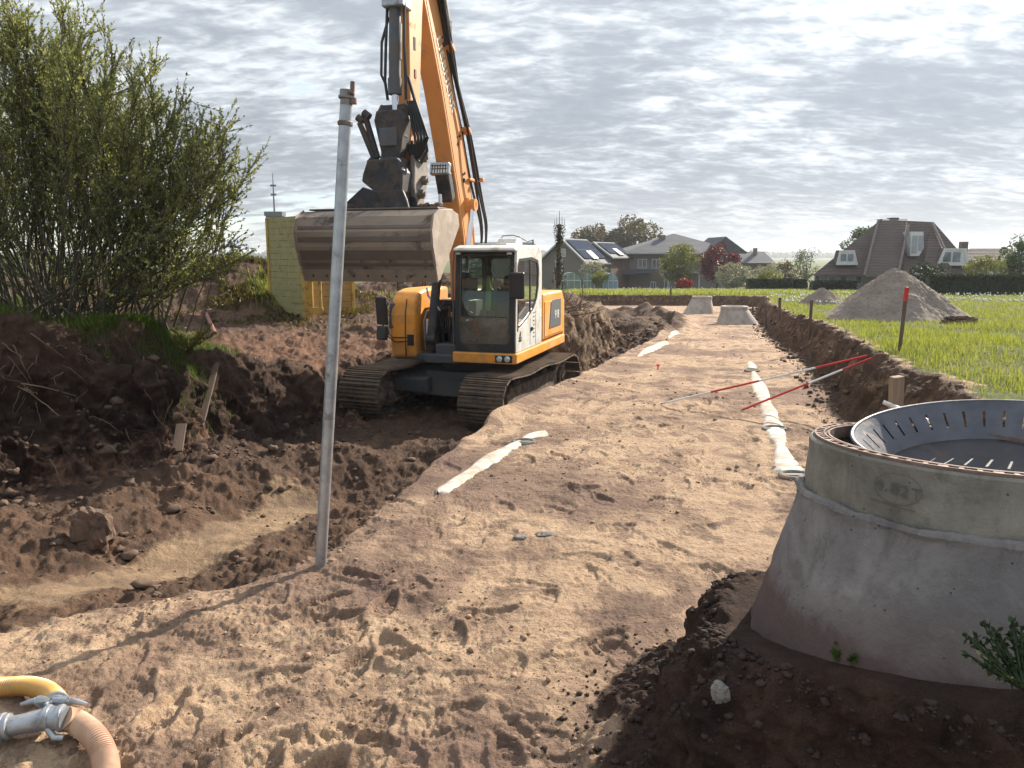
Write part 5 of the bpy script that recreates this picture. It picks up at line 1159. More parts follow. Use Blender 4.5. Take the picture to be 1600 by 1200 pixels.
def ico_np(sub=1):
    bm = bmesh.new(); bmesh.ops.create_icosphere(bm, subdivisions=sub, radius=1); v = np.array([x.co[:] for x in bm.verts]); f = np.array([[q.index for q in t.verts] for t in bm.faces]); bm.free(); return v, f
def clods(name, X, Y, size, material, r, sink=.25, sub=2, zoff=0):
    v0, f0 = ico_np(sub); nv = len(v0); K = 14; var = []
    for k in range(K):
        q = v0 * (1 + .62 * fbm3(v0[:, 0] * 1.6 + k * 9, v0[:, 1] * 1.6, v0[:, 2] * 1.6, 3, .75))[:, None]; q = q * np.array([1, r.uniform(.65, 1), r.uniform(.5, .8)]); var.append(q)
    var = np.array(var); n = len(X); Z = np.array([gz(x, y) for x, y in zip(X, Y)]); a = r.uniform(0, 2 * np.pi, n); c, s = np.cos(a)[:, None], np.sin(a)[:, None]
    q = var[r.integers(0, K, n)] * size[:, None, None]
    V = np.stack([q[..., 0] * c - q[..., 1] * s + X[:, None], q[..., 0] * s + q[..., 1] * c + Y[:, None], q[..., 2] + (Z + size * (.6 - sink) + zoff)[:, None]], -1).reshape(-1, 3)
    F = (f0[None] + (np.arange(n) * nv)[:, None, None]).reshape(-1, 3); o = np_mesh(name, V, F, material, None, False); return tag(o, kind='stuff')
def scatter_clods():
    r = np.random.default_rng(8)
    # in the pit, on the spoil ridge and the scree
    n = 60000; Y = 3.6 * (30 / 3.6) ** r.random(n); X = -5.4 + r.random(n) * (Y * .32 + 6.0)
    _, m = base(X, Y, True)
    w = np.clip(m['pit'] * .25 + .9 * np.exp(-((m['de'] - .42) / .3) ** 2) * (Y > 4.3) + m['scree'] * .5 + m['mess'] * .2, 0, 1) * (m['db'] < .1) * (m['de'] > .02)
    pale = np.exp(-((PALE(X, Y) / .35) ** 2)); w = w * (1 - .72 * pale) + .25 * m['scree']
    w *= np.clip(.35 + 1.5 * fbm(X * 1.4, Y * 1.4, 2), .05, 1); k = r.random(n) < w * .42; X, Y = X[k], Y[k]
    size = .011 * (1 / r.random(len(X))) ** .55; size = np.clip(size, .008, .085) * (.6 + Y * .045); print('clods', len(X))
    clods('soil_clods', X, Y, size, M_clod, r)
    # crumbs on the sand
    n = 36000; Y = 2.1 * (24 / 2.1) ** r.random(n); X = (-.7 + r.random(n) * 1.25) * Y; _, m = base(X, Y, True)
    sand = (m['pit'] < .3) & (m['dr'] < -.35) & (m['man'] < .3) & (m['rm'] > .9); cl = fbm(X * .8 + 4, Y * .8, 3); k = sand & (r.random(n) < np.clip(.12 + cl * 1.1, .02, .8) * .42); X, Y = X[k], Y[k]
    size = np.clip(.0032 * (1 / r.random(len(X))) ** .5, .003, .018) * (.8 + Y * .05); clods('sand_crumbs', X, Y, size, M_crumb, r, sub=1)
    # soil round the near manhole
    n = 6000; a = r.uniform(0, 2 * np.pi, n); q = .70 + r.random(n) ** 1.6 * .62; X, Y = MHX + q * np.cos(a), MHY + q * np.sin(a); k = (X < 1.9) & (Y > 1.1) & (r.random(n) < np.clip(1.5 - q, .2, 1)); X, Y = X[k], Y[k]
    size = np.clip(.004 * (1 / r.random(len(X))) ** .5, .003, .014); clods('manhole_soil_crumbs', X, Y, size, M_clod2, r)
    # foot of the right wall
    n = 9000; Y = 5 * (40 / 5) ** r.random(n); X = r.random(n) * 12 + 2; X = 2.6 + (Y - 3) * .27 + r.normal(0, .6, n); _, m = base(X, Y, True); k = (m['dr'] < .03) & (m['dr'] > -.75) & (r.random(n) < .4); X, Y = X[k], Y[k]
    size = np.clip(.010 * (1 / r.random(len(X))) ** .5, .008, .05) * (.6 + Y * .04); clods('wall_foot_clods', X, Y, size, M_clod, r, sub=1)
M_crumb = mat('sandy_crumb', (.15, .10, .07), (.40, .28, .19), .95, 0, .1, 11)
M_clod2 = mat('shade_dark_clod', (.036, .026, .023), (.06, .044, .036), .95, 0, .1, 5, bump=.5)  # darker clod copy, with the deep shade by the manhole put into its colour
scatter_clods()

def rock(name, p, s, m, label, cat, seed=1, parent=None):
    mb = MB(); v, f = ico_np(4); v = v * (1 + .35 * fbm3(v[:, 0] * 1.3 + seed, v[:, 1] * 1.3, v[:, 2] * 1.3, 5, .68))[:, None]; v = np.sign(v) * np.abs(v) ** .8 * np.array(s)
    mb.add(v.tolist(), f.tolist()); o = mb.build(name, m, parent, smooth=False); o.location = p; return tag(o, label, cat)
M_stone = mat('pale_stone', (.20, .18, .165), (.14, .125, .11), .8, bump=.2)
q = ray(1125, 1092); rock('stone', q + Vector((0, 0, .02)), (.024, .020, .028), M_stone, 'small pale angular stone in the dark soil left of the big manhole', 'stone', 5)
q = ray(135, 850); rock('earth_block', q + Vector((0, .1, .08)), (.15, .12, .19), mat('reddish_earth', (.15, .095, .065), (.09, .06, .045), .95, scale=8, bump=.9, bscale=14), 'upright reddish block of earth at the foot of the left bank', 'earth block', 9)
q = ray(852, 836); rock('flat_stone', q + Vector((0, 0, .0)), (.060, .030, .016), M_stone, 'flat grey stone lying in the sand, right one of two', 'stone', 3)
q = ray(812, 840); rock('flat_stone', q + Vector((0, 0, .0)), (.042, .028, .014), M_stone, 'flat grey stone lying in the sand, left one of two', 'stone', 4)

def roots():
    r = np.random.default_rng(3); paths = []
    for i in range(70):
        x = r.uniform(0, 330); y = r.uniform(520, 720); p = ray(x, y)
        if p.y > 12: continue
        L = r.uniform(.12, .5); d = np.array([r.normal(.2, .6), -.25, -abs(r.normal(.6, .4))]); d /= np.linalg.norm(d); k = 8; s = np.linspace(0, 1, k)[:, None]
        P = np.array(p) + np.array([0.02, -.05, 0]) + d * L * s + np.array([0, 0, -.12 * L]) * s ** 2 + np.cumsum(r.normal(0, .008, (k, 3)), 0) + np.array([0, -.02, 0])
        paths.append((P, r.uniform(.002, .0055) * (1 - .6 * s[:, 0])))
    V, F = tubes_np(paths, 5); o = np_mesh('hanging_roots', V, F, M_root, None, True); tag(o, kind='stuff')
    for j, (a, b, lab) in enumerate((((35, 597), (118, 617), 'pale bare root sticking out low on the dark left bank'), ((50, 520), (100, 558), 'pale bare root high on the dark left bank just below the turf'))):
        A, B = ray(*a) + Vector((.04, -.08, 0)), ray(*b) + Vector((.04, -.06, 0)); mid = (A + B) / 2 + Vector((0, -.05, .03)); m = MB(); m.tube(smooth_path([Vector((0, 0, 0)), mid - A, B - A], 8), [.008 - .0003 * i for i in range(17)], 7); o = m.build('bare_root', M_root, None, smooth=True); o.location = A; tag(o, lab, 'root')
roots()
# broken red-brown pipe and boards stuck in the bank
A = ray(322, 492); B = ray(334, 520); m = MB(); m.cyl(Vector((0, 0, .05)), B - A + Vector((.06, -.1, 0)), .045, n=18); o = m.build('clay_pipe', mat('red_brown_clay', (.24, .10, .07), (.17, .07, .05), .7), None, smooth=True); o.location = A; tag(o, 'broken red brown clay pipe sticking out of the end of the left bank', 'pipe')
for (x0, y0), (x1, y1), w, lab in (((343, 562), (314, 668), .085, 'long muddy wooden board leaning on the end of the left bank'), ((290, 655), (278, 708), .12, 'short muddy board low in the pit left of the long board')):
    A, B = ray(x0, y0) + Vector((.06, -.25, .0)), ray(x1, y1) + Vector((.05, -.12, .05)); d = B - A; m = MB(); m.box((0, 0, 0), (w, .03, d.length)); o = m.build('board', mat('muddy_board', (.13, .088, .064), (.09, .06, .046), .9, scale=4, stretch=(5, 5, .5), bump=.3), None, bevel=.006)
    o.location = (A + B) / 2; o.rotation_euler = d.to_track_quat('Z', 'Y').to_euler(); o.location += Vector((-.05, .10, -.03)); tag(o, lab, 'board')

# weeds by the manhole
def weed(name, p, n, rad, h, leaf, label, m=M_leaf_green, seed=0):
    r = np.random.default_rng(seed + 40); root = empty(name, p, 0, label, 'plant'); st, LP, LD = [], [], []
    for i in range(n):
        a = r.uniform(0, 6.28); e = np.array([math.cos(a) * rad, math.sin(a) * rad, h * r.uniform(.5, 1)]); s = np.linspace(0, 1, 6)[:, None]; P = e * s * np.array([1, 1, 1]) ; st.append((P, .003 * (1 - .6 * s[:, 0]) + .001))
        k = 22; u = r.uniform(.25, 1.05, k)[:, None]; LP.append(e * u); LD.append(e / np.linalg.norm(e) + r.normal(0, .8, (k, 3)))
    V, F = tubes_np(st, 4); np_mesh('stem', V, F, m, root); V, F = leaves_np(np.concatenate(LP), np.concatenate(LD), leaf, .55, .08, r); np_mesh('leaves', V, F, m, root)
weed('weed', at(1600, 1078, 1.50), 46, .11, .11, .016, 'leafy green weed growing against the manhole cone at the right edge of the frame', M_leaf_con, 1)
weed('weed', ray(1322, 1035), 3, .03, .04, .02, 'tiny green seedling in the soil at the foot of the manhole cone', seed=2)
weed('bank_weed', ray(300, 545) + Vector((0, -.1, 0)), 34, .30, .32, .05, 'yellow green leafy weed at the right end of the grassy bank', M_leaf_yel, 3)

# ------------------------------------------------------------------ trees and hedges
def tree(name, px_, ytop, wpx, Y, m, label, cat='tree', hf=.85, trunk=.05, n=5200, leaf=None, group=None, seed=1, ybase=None, flat=1.0, squareness=1.0, dens=1.0):
    r = np.random.default_rng(seed * 7 + 1); D = Y * .985; x = (px_ - 800) / FPX * D; top = at(px_, ytop, Y).z; z0 = gz(x, Y) if ybase is None else at(px_, ybase, Y).z
    H = top - z0; rad = wpx / 2 / FPX * D; leaf = leaf or max(.09, Y * .0021)
    root = empty(name, (x, Y, z0), 0, label, cat, group); ch = H * hf; cz = H - ch / 2
    # clumps spread through an uneven crown
    K = 46; C = []; 
    for i in range(K):
        while True:
            q = r.uniform(-1, 1, 3)
            if np.linalg.norm(q) <= 1: break
        nq = np.linalg.norm(q) + 1e-6; q = q / nq * nq ** .42; C.append(q * np.array([rad * .86, rad * .86 * flat, ch / 2 * .86]) * (1 + r.normal(0, .07)) + np.array([0, 0, cz]))
    C = np.array(C); cr = r.uniform(.14, .34, K) * min(rad, ch / 2) * 1.1
    paths = [(np.array([[0, 0, -.3], [r.normal(0, .03), 0, H * .3], [r.normal(0, .06) * rad, 0, cz], [0, 0, H - ch * .2]]), np.array([trunk, trunk * .8, trunk * .5, trunk * .12]) * H * .55)]
    for c in C[:26]:
        s = np.linspace(0, 1, 5)[:, None]; st = np.array([0, 0, max(H * .15, cz - ch * r.uniform(.15, .5))]); paths.append((st * (1 - s) + c * s + np.array([0, 0, -.08 * H]) * (s * (1 - s)), (trunk * H * .16) * (1 - .85 * s[:, 0]) + .004))
    V, F = tubes_np(paths, 6); np_mesh('trunk', V, F, M_bark, root, True)
    n = int(n * dens); k = r.integers(0, K, n); q = r.normal(size=(n, 3)); q /= np.linalg.norm(q, axis=1)[:, None]; P = C[k] + q * (cr[k] * r.uniform(.35, 1.1, n) ** .6)[:, None]
    P[:, 2] = np.maximum(P[:, 2], .02); V, F = leaves_np(P, q + r.normal(0, .6, (n, 3)), leaf, .7, .1, r); np_mesh('crown', V, F, m, root)
    return root
def hedge(name, x0, x1, Y, ytop, m, label, depth=1.0, tufts=0, n=9000, Y2=None, cat='hedge'):
    r = np.random.default_rng(int(x0)); Y2 = Y2 or Y; a = at(x0, ytop, Y); b = at(x1, ytop, Y2); z0 = min(gz(a.x, a.y), gz(b.x, b.y)) - .1; L = math.hypot(b.x - a.x, b.y - a.y); rot = math.atan2(b.y - a.y, b.x - a.x); H = a.z - z0
    root = empty(name, (a.x, a.y, z0), rot, label, cat); mb = MB(); K = max(6, int(L / .5)); prof = []
    for i in range(K + 1):
        x = L * i / K; h = H * (.90 + .05 * math.sin(i * 1.7)); mb_ = [(x, -depth * .42, 0), (x, -depth * .40, h * .9), (x, -depth * .2, h), (x, depth * .2, h), (x, depth * .40, h * .9), (x, depth * .42, 0)]; prof.append(mb_)
    V = [p for q in prof for p in q]; F = [(i*6+k, (i+1)*6+k, (i+1)*6+k+1, i*6+k+1) for i in range(K) for k in range(5)] + [(0,1,2,3,4,5), tuple(K*6 + k for k in range(6))[::-1]]
    mb.add(V, F); mb.build('hedge_body', m, root)
    x = r.uniform(0, L, n); side = r.random(n); y = np.where(side < .62, -depth * .45, r.uniform(-.45, .45, n) * depth); z = np.where(side < .62, r.uniform(0, H, n), H * r.uniform(.86, 1.02, n))
    if tufts:
        per = L / tufts; ph = np.abs(((x / per) % 1) - .5) * 2; z = np.where(side >= .5, H * (.82 + .26 * (1 - ph) * r.random(n)), z); y = y * (1 - .35 * ph)
    P = np.stack([x, y + r.normal(0, .05, n), z], 1); D_ = r.normal(0, .6, (n, 3)) + np.array([0, -.5, .7]); V, F = leaves_np(P, D_, max(.10, Y * .0022), .55, .1, r); np_mesh('foliage', V, F, m, root); return root
T = tree
T('oak_tree', 990, 341, 92, 150, M_leaf_olive, 'tall olive brown tree behind the houses, right half of the pair', n=9000, leaf=.42, hf=.8, seed=2)
T('oak_tree', 925, 350, 84, 152, M_leaf_olive, 'olive brown tree behind the solar roofs, left half of the pair', n=7500, leaf=.42, hf=.8, seed=3)
T('fruit_tree', 1063, 380, 58, 84, M_leaf_yel, 'light green leafy tree in front of the brick house', n=6500, seed=4, leaf=.19, hf=.86)
T('copper_beech', 1123, 380, 62, 86, M_leaf_red, 'dark red leaved tree right of the brick house', n=7500, seed=5, leaf=.19, hf=.9)
T('red_bush', 1071, 435, 30, 74, M_leaf_bright, 'low bright red blossoming bush before the brick house', 'bush', n=1800, seed=6, leaf=.15, hf=.98)
T('blossom_bush', 1148, 412, 64, 78, M_leaf_pale, 'white blossoming bush beside the red leaved tree', 'bush', n=4200, seed=7, leaf=.16, hf=.95)
T('blossom_bush', 1192, 411, 60, 84, M_leaf_pale, 'pale blossoming bush in front of the dark hipped roof', 'bush', n=3600, seed=8, leaf=.16, hf=.95)
T('garden_bush', 1228, 408, 52, 86, M_leaf_olive, 'olive brown garden bush between the dark hipped roof and the thatched looking house', 'bush', n=3600, seed=9, leaf=.16, hf=.95)
T('garden_bush', 1262, 388, 40, 95, M_leaf_green, 'taller loose green bush left of the big brown roof', 'bush', n=2200, seed=10, leaf=.18, hf=.9, dens=.7)
T('green_bush', 1206, 422, 36, 74, M_leaf_yel, 'round yellow green bush above the clipped hedge', 'bush', n=2000, seed=17, leaf=.15, hf=.95)
T('garden_tree', 1345, 352, 60, 78, M_leaf_green, 'green tree showing behind the left slope of the big brown roof', n=3800, seed=11, leaf=.2, hf=.9)
T('rhododendron', 1455, 411, 66, 55, M_leaf_con, 'dark round bush before the big brown roof', 'bush', n=3600, seed=12, leaf=.13, hf=.98)
T('garden_bush', 1545, 402, 72, 58, M_leaf_yel, 'wide light green bush right of the big brown roof', 'bush', n=4200, seed=13, leaf=.15, hf=.95)
T('garden_tree', 1597, 370, 60, 60, M_leaf_green, 'green tree cut by the right edge of the frame', n=4500, seed=14, leaf=.17, hf=.9)
T('garden_bush', 926, 407, 42, 78, M_leaf_pale, 'pale green bush between the two solar roofs', 'bush', n=2600, seed=15, leaf=.16, hf=.95)
T('garden_bush', 940, 424, 30, 76, M_leaf_yel, 'small yellowish bush beside the glass shelters', 'bush', n=1500, seed=16, leaf=.15, hf=.95)
for i, (x, yt, w, Y) in enumerate(((375, 384, 50, 33), (30, 390, 90, 30), (240, 386, 70, 36), (130, 392, 90, 32))):
    T('field_bush', x, yt, w, Y, M_leaf_green, ('leafy bush behind the weedy soil heap, beside the yellow trench box', 'field bush far behind the willow, at the left edge of the frame', 'field bush behind the willow, in the middle of the left bank', 'field bush behind the willow, second from the left edge')[i], 'bush', n=3200, seed=20 + i, leaf=.09, hf=.97)
hedge('clipped_hedge', 1168, 1259, 66, 437, M_leaf_con, 'dark clipped hedge at the far edge of the meadow left of the big roof', n=5000)
hedge('clipped_hedge', 1268, 1335, 60, 440, M_leaf_con, 'dark clipped hedge in front of the big roofed house behind the heaps', n=4000)
hedge('conifer_hedge', 1452, 1640, 46, 430, M_leaf_con, 'row of small pointed conifers making a tall hedge on the right', tufts=24, n=16000, Y2=44)
# dark ivy clad mast and the heap of grubbed up roots left of the road
def mast():
    p = at(873, 455, 27); z = gz(p.x, 27) - .2; r0 = empty('ivy_mast', (p.x, 27, z), 0, 'dark ivy covered pole with thin bare spikes on top behind the excavator', 'pole'); top = at(873, 350, 27).z - z; r = np.random.default_rng(4)
    pa = [(np.array([[0, 0, 0], [0, 0, top]]), np.array([.10, .06]))] + [(np.array([[dx * .3, 0, top * .97], [dx, 0, top * .99], [dx, 0, top + h]]), np.array([.02, .015, .008])) for dx, h in ((0, .45), (-.09, .33), (.09, .36), (-.16, .2), (.17, .22))]
    V, F = tubes_np(pa, 6); np_mesh('pole', V, F, M_wood, r0); n = 2600; zz = r.uniform(.1, top * .98, n); a = r.uniform(0, 6.28, n); q = r.uniform(.03, .17, n) * (1 + .5 * np.sin(zz * 3)); P = np.stack([q * np.cos(a), q * np.sin(a), zz], 1)
    V, F = leaves_np(P, r.normal(size=(n, 3)), .055, .6, .1, r); np_mesh('ivy', V, F, M_leaf_con, r0)
mast()
def root_heap():
    r = np.random.default_rng(6); pa = []
    for i in range(165):
        x, y = r.normal(1.25, .45), r.normal(21.0, .5); z = gz(x, y); d = r.normal(0, 1, 3); d[2] = abs(d[2]) * .7; d /= np.linalg.norm(d); L = r.uniform(.3, .95); s = np.linspace(0, 1, 6)[:, None]; P = np.array([x, y, z - .05]) + d * L * s + np.cumsum(r.normal(0, .02, (6, 3)), 0); pa.append((P, r.uniform(.008, .03) * (1 - .7 * s[:, 0])))
    V, F = tubes_np(pa, 5); o = np_mesh('brushwood_heap', V, F, M_root, None, True); tag(o, kind='stuff')
root_heap()
def weeds_on_heap():
    r = np.random.default_rng(16); n = 16000; X = r.normal(-7.6, 2.2, n); Y = r.normal(21, 1.4, n); _, m = base(X, Y, True); k = (fbm(X * .8, Y * .8, 3) > .0) & (m['db'] > .3) & (Y > 17.5); X, Y = X[k], Y[k]; Z = base(X, Y) + .03
    V, F = leaves_np(np.stack([X, Y, Z], 1), r.normal(0, .5, (len(X), 3)) + np.array([0, 0, .8]), .12, .5, .1, r); o = np_mesh('heap_weeds', V, F, M_leaf_olive); tag(o, kind='stuff')
weeds_on_heap()

# ------------------------------------------------------------------ sand heaps in the meadow
M_heap = None
def heap_material():
    t = NT('heaped_sandy_soil'); n1 = t.noise(2.5, 6, .65, .4); n2 = t.noise(14, 5, .7); n3 = t.noise(70, 3, .7)
    c = t.ramp(n1, ((.35, (.21, .175, .15)), (.65, (.31, .26, .22)))); c = t.mix(t.ramp(n2, ((.5, 0.0), (.7, .6))), c, (.12, .09, .072)); c = t.mix(t.ramp(n3, ((.6, 0.0), (.75, .5))), c, (.4, .33, .27))
    nr = t.bump(n2, .9, .05); nr = t.bump(n3, .6, .012, nr); t.principled(c, .95, 0, .1, nr); return t.m
M_heap = heap_material()
def soil_heap(name, cx, cy, rx, ry, h, label, seed, rot=0, skew=0):
    z0 = gz(cx, cy) - .06; nr_, na = 90, 220; V, F = [], []
    rr = np.linspace(0, 1, nr_)[:, None]; a = np.linspace(0, 2 * np.pi, na, endpoint=False)[None]; q = 1 + .06 * np.sin(a * 3 + seed) + .04 * np.sin(a * 5 + 2 * seed)
    x = rr * rx * q * np.cos(a); y = rr * ry * q * np.sin(a); z = h * np.clip(1.09 - np.sqrt(rr ** 2 + .028), 0, 1) ** 1.12 * np.ones_like(a) + skew * x * (1 - rr)
    z = z - .035 * h * np.abs(pn(a * 9 + seed, rr * 1.5)) * rr * (1 - rr) * 3; m = (1 - rr ** 6)
    z = z + m * (.035 * fbm(x * 3 + seed, y * 3, 4, .6) + .02 * fbm(x * 14, y * 14, 2)); z[-1] = -.05
    V = np.stack([x, y, z * np.ones_like(x)], -1).reshape(-1, 3); idx = np.arange(nr_ * na).reshape(nr_, na); nx = np.roll(idx, -1, 1); F = np.stack([idx[:-1], nx[:-1], nx[1:], idx[1:]], -1).reshape(-1, 4)
    o = np_mesh(name, V, F, M_heap, None, True); o.location = (cx, cy, z0); o.rotation_euler.z = rot; return tag(o, label, 'heap')
H1 = px(1393, 503, .62); soil_heap('sand_heap', H1.x * (H1.y + 1.25) / H1.y, H1.y + 1.25, 1.50, 1.35, 1.22, 'big conical heap of sandy soil in the meadow before the brown roofed house', 2)
H2 = px(1284, 477, .62); soil_heap('sand_heap', H2.x * (H2.y + .5) / H2.y, H2.y + .5, .92, .8, .72, 'small heap of sandy soil left of the big one', 5)
q = px(1497, 508, .62); rock('flat_lump', Vector((q.x, q.y, gz(q.x, q.y) + .05)), (.30, .16, .12), M_clod, 'flat dark lump of earth at the right foot of the big heap', 'lump', 7)
# ------------------------------------------------------------------ yellow trench box
M_ybox = None
def box_mat(name, c1, c2):
    t = NT(name); br = t.n('ShaderNodeTexBrick'); br.offset = .5; br.inputs['Scale'].default_value = 1.0; br.inputs['Mortar Size'].default_value = .008; br.inputs['Brick Width'].default_value = .62; br.inputs['Row Height'].default_value = .155
    mp = t.n('ShaderNodeMapping'); t.L.new(t.tc.outputs['UV'], mp.inputs[0]); t.L.new(mp.outputs[0], br.inputs[0]); c = t.ramp(t.noise(3, 6, .7, .4), ((.35, c1), (.65, c2)))
    c = t.mix(t.ramp(t.noise(6, 7, .75, .5), ((.56, 0.0), (.68, .7))), c, (.12, .10, .05)); f = t.math('MULTIPLY', br.outputs['Fac'], t.ramp(t.noise(5, 3, .6), ((.42, 0.1), (.6, .85)))); c = t.mix(f, c, (.07, .06, .03)); t.principled(c, .7, 0, .3); return t.m
def trench_box():
    root = None
    ya = (.52, .47, .19); yb = (.43, .39, .15)
    P = [at(428, 486, 20.2), at(478, 492, 19.0), at(488, 492, 19.35), at(549, 495, 20.3)]
    for p in P: p.z = gz(p.x, p.y)
    root = empty('trench_box', P[0], 0, 'weathered yellow steel trench box standing on the bank behind the bucket', 'trench box'); o = P[0]; z0 = min(p.z for p in P) - o.z - .25; Hh = 2.66 - o.z - z0
    m1, m2 = box_mat('worn_yellow_panel', (.30, .275, .12), (.24, .22, .095)), box_mat('orange_yellow_panel', (.36, .22, .07), (.29, .18, .06))
    for nm, a, b, mt in (('panel', P[0], P[1], m1), ('panel', P[2], P[3], m2)):
        d = Vector((b.x - a.x, b.y - a.y, 0)); L = d.length; u = d / L; nrm = Vector((u.y, -u.x, 0)); a0 = Vector((a.x - o.x, a.y - o.y, z0)); m = MB(); q = []
        for s_ in (0, 1):
            for zz in (0, Hh): q += [a0 + u * L * s_ + Vector((0, 0, zz)) + nrm * .05, a0 + u * L * s_ + Vector((0, 0, zz)) - nrm * .05]
        m.add(q, [(0, 4, 6, 2), (1, 3, 7, 5), (0, 2, 3, 1), (4, 5, 7, 6), (2, 6, 7, 3), (0, 1, 5, 4)]); ob = m.build(nm, mt, root); uv = ob.data.uv_layers.new(name='UVMap')
        for lp in ob.data.loops: v = ob.data.vertices[lp.vertex_index].co; w_ = v - a0; uv.data[lp.index].uv = (w_.dot(u), w_.z)
        for s_ in (0, 1):
            m = MB(); c = a0 + u * (L * s_ + (.04 if s_ else -.04)) ; m.box(c + Vector((0, 0, Hh / 2)), (.11, .15, Hh + .02), Matrix.Rotation(math.atan2(u.y, u.x), 3, 'Z')); m.build('end_post', M_ypost, root, bevel=.01)
    c = Vector((P[1].x - o.x + .03, P[1].y - o.y, z0))
    m = MB(); m.prism([(0, 1.1), (.36, 1.25), (.30, 1.5), (.06, Hh - .4), (0, Hh - .3)], -.03, .03); m.xf(Matrix.Translation(c)); m.build('gusset', M_ypost, root, bevel=.008)
    m = MB(); m.prism([(.05, .55), (.16, .55), (.16, 1.3), (.05, 1.3)], -.02, .02); m.prism([(.30, .45), (.38, .45), (.38, 1.3), (.30, 1.3)], -.02, .02); m.box((.2, 0, .50), (.4, .06, .08)); m.xf(Matrix.Translation(c)); m.build('frame_bar', M_ypost, root, bevel=.005)
    m = MB()
    for zz in (1.68, 1.98): m.cyl((.12, -.034, zz), (.12, -.028, zz), .035, n=14)
    m.xf(Matrix.Translation(c)); m.split('pin_hole', M_black, root)
    for zz in (.7, 1.75): m = MB(); A = (P[0] - o) + Vector((0, 0, zz)); B = (P[3] - o) + Vector((0, .0, zz)); m.cyl(Vector((A.x, A.y, zz)), Vector((B.x, B.y, zz)), .06, n=14); m.build('strut', M_ypost, root, smooth=True)
M_ypost = mat('worn_yellow_steel', (.46, .30, .06), (.36, .24, .055), .6, 0, .3, 4, dirt=(.14, .10, .05), damt=.4, dscale=6)
trench_box()
def lattice_mast():
    p = at(429, 335, 150); r0 = empty('radio_mast', (p.x, 150, gz(p.x, 150) - 1), 0, 'thin grey radio mast far beyond the yellow trench box', 'mast'); h = at(429, 270, 150).z - r0.location.z; m = MB(); m.tube([(0, 0, 0), (0, 0, h * .75), (0, 0, h)], [.28, .16, .06], 8); m.build('mast_tube', M_ventgrey, r0)
    m = MB(); [m.bb((-.55, -.05, h * q), (.55, .05, h * q + .35)) for q in (.80, .88)]; m.build('antenna', M_ventgrey, r0)
    m = MB(); m.bb((-1.4, -1, 0), (1.6, 1, at(429, 331, 150).z - r0.location.z - .8)); m.prism([(-1.6, -1.3), (1.8, -1.3), (1.8, 1.3), (-1.6, 1.3)], at(429, 331, 150).z - r0.location.z - .8, at(429, 331, 150).z - r0.location.z, 'z'); m.build('base_hut', M_ventgrey, r0)
lattice_mast()

# ------------------------------------------------------------------ houses
def tiles(name, c1, c2, scale=3.2, rough=.75):
    t = NT(name); w = t.n('ShaderNodeTexWave'); w.wave_type = 'BANDS'; w.bands_direction = 'Z'; w.inputs['Scale'].default_value = scale * .6; w.inputs['Distortion'].default_value = .4; t.L.new(t.tc.outputs['Object'], w.inputs[0])
    c = t.ramp(t.noise(.9, 6, .65), ((.35, c1), (.65, c2))); c = t.mix(t.math('MULTIPLY', w.outputs['Fac'], .16), c, tuple(x * .55 for x in c1)); c = t.mix(t.ramp(t.noise(9, 3, .7), ((.5, 0.0), (.75, .4))), c, tuple(x * 1.5 for x in c2))
    t.principled(c, rough, 0, .3, t.bump(w.outputs['Fac'], .5, .05)); return t.m
def brickm(name, c1, c2):
    t = NT(name); b = t.n('ShaderNodeTexBrick'); b.inputs['Scale'].default_value = 3; b.inputs['Color1'].default_value = (*c1, 1); b.inputs['Color2'].default_value = (*c2, 1); b.inputs['Mortar'].default_value = (.2, .18, .16, 1); b.inputs['Mortar Size'].default_value = .012
    t.L.new(t.tc.outputs['Object'], b.inputs[0]); t.principled(t.mix(t.math('MULTIPLY', t.noise(1.2, 4, .6), .4), b.outputs['Color'], tuple(x * .6 for x in c1)), .9, 0, .2); return t.m
M_tile_dk = tiles('anthracite_roof_tiles', (.062, .066, .078), (.085, .09, .105)); M_tile_br = tiles('brown_roof_tiles', (.068, .050, .046), (.092, .068, .060), 2.4); M_tile_rd = tiles('dull_red_roof_tiles', (.055, .036, .033), (.075, .048, .042))
M_brick = brickm('dark_red_brick', (.115, .065, .05), (.15, .085, .065)); M_render = mat('white_render', (.5, .48, .45), (.42, .40, .38), .9)
M_frame = mat('white_window_frame', (.62, .63, .64), (.55, .56, .57), .5); M_facia = mat('pale_facia', (.42, .42, .42), (.35, .35, .35), .6)
def solar_mat():
    t = NT('solar_panels'); b = t.n('ShaderNodeTexBrick'); b.offset = 0; b.inputs['Scale'].default_value = 1; b.inputs['Brick Width'].default_value = 1.0; b.inputs['Row Height'].default_value = 1.65; b.inputs['Mortar Size'].default_value = .035
    b.inputs['Color1'].default_value = (.042, .052, .08, 1); b.inputs['Color2'].default_value = (.05, .062, .095, 1); b.inputs['Mortar'].default_value = (.13, .14, .16, 1); t.L.new(t.tc.outputs['UV'], b.inputs[0]); t.principled(b.outputs['Color'], 1.0, 0, 0.0); return t.m
M_solar = solar_mat()
def window(parent, c, w, h, ax, nrm, panes=2, name='window'):
    """c centre (local), ax unit horizontal axis, nrm outward normal"""
    c, ax, nrm = Vector(c), Vector(ax), Vector(nrm); up = nrm.cross(ax) if nrm.cross(ax).z > 0 else ax.cross(nrm); M3 = Matrix((ax, nrm, up)).transposed()
    b = .07; m = MB()
    m.box(c + nrm * .02 + up * (h/2 - b/2), (w, .09, b), M3); m.box(c + nrm * .02 - up * (h/2 - b/2), (w, .09, b), M3)
    for i in range(panes + 1): m.box(c + nrm * .02 + ax * (-w/2 + b/2 + i * (w - b) / panes), (b, .09, h - 2*b), M3)
    f = m.build(name, M_frame, parent); m = MB(); m.box(c - nrm * .0, (w - .02, .04, h - .02), M3); m.build('pane', M_pane, f); return f
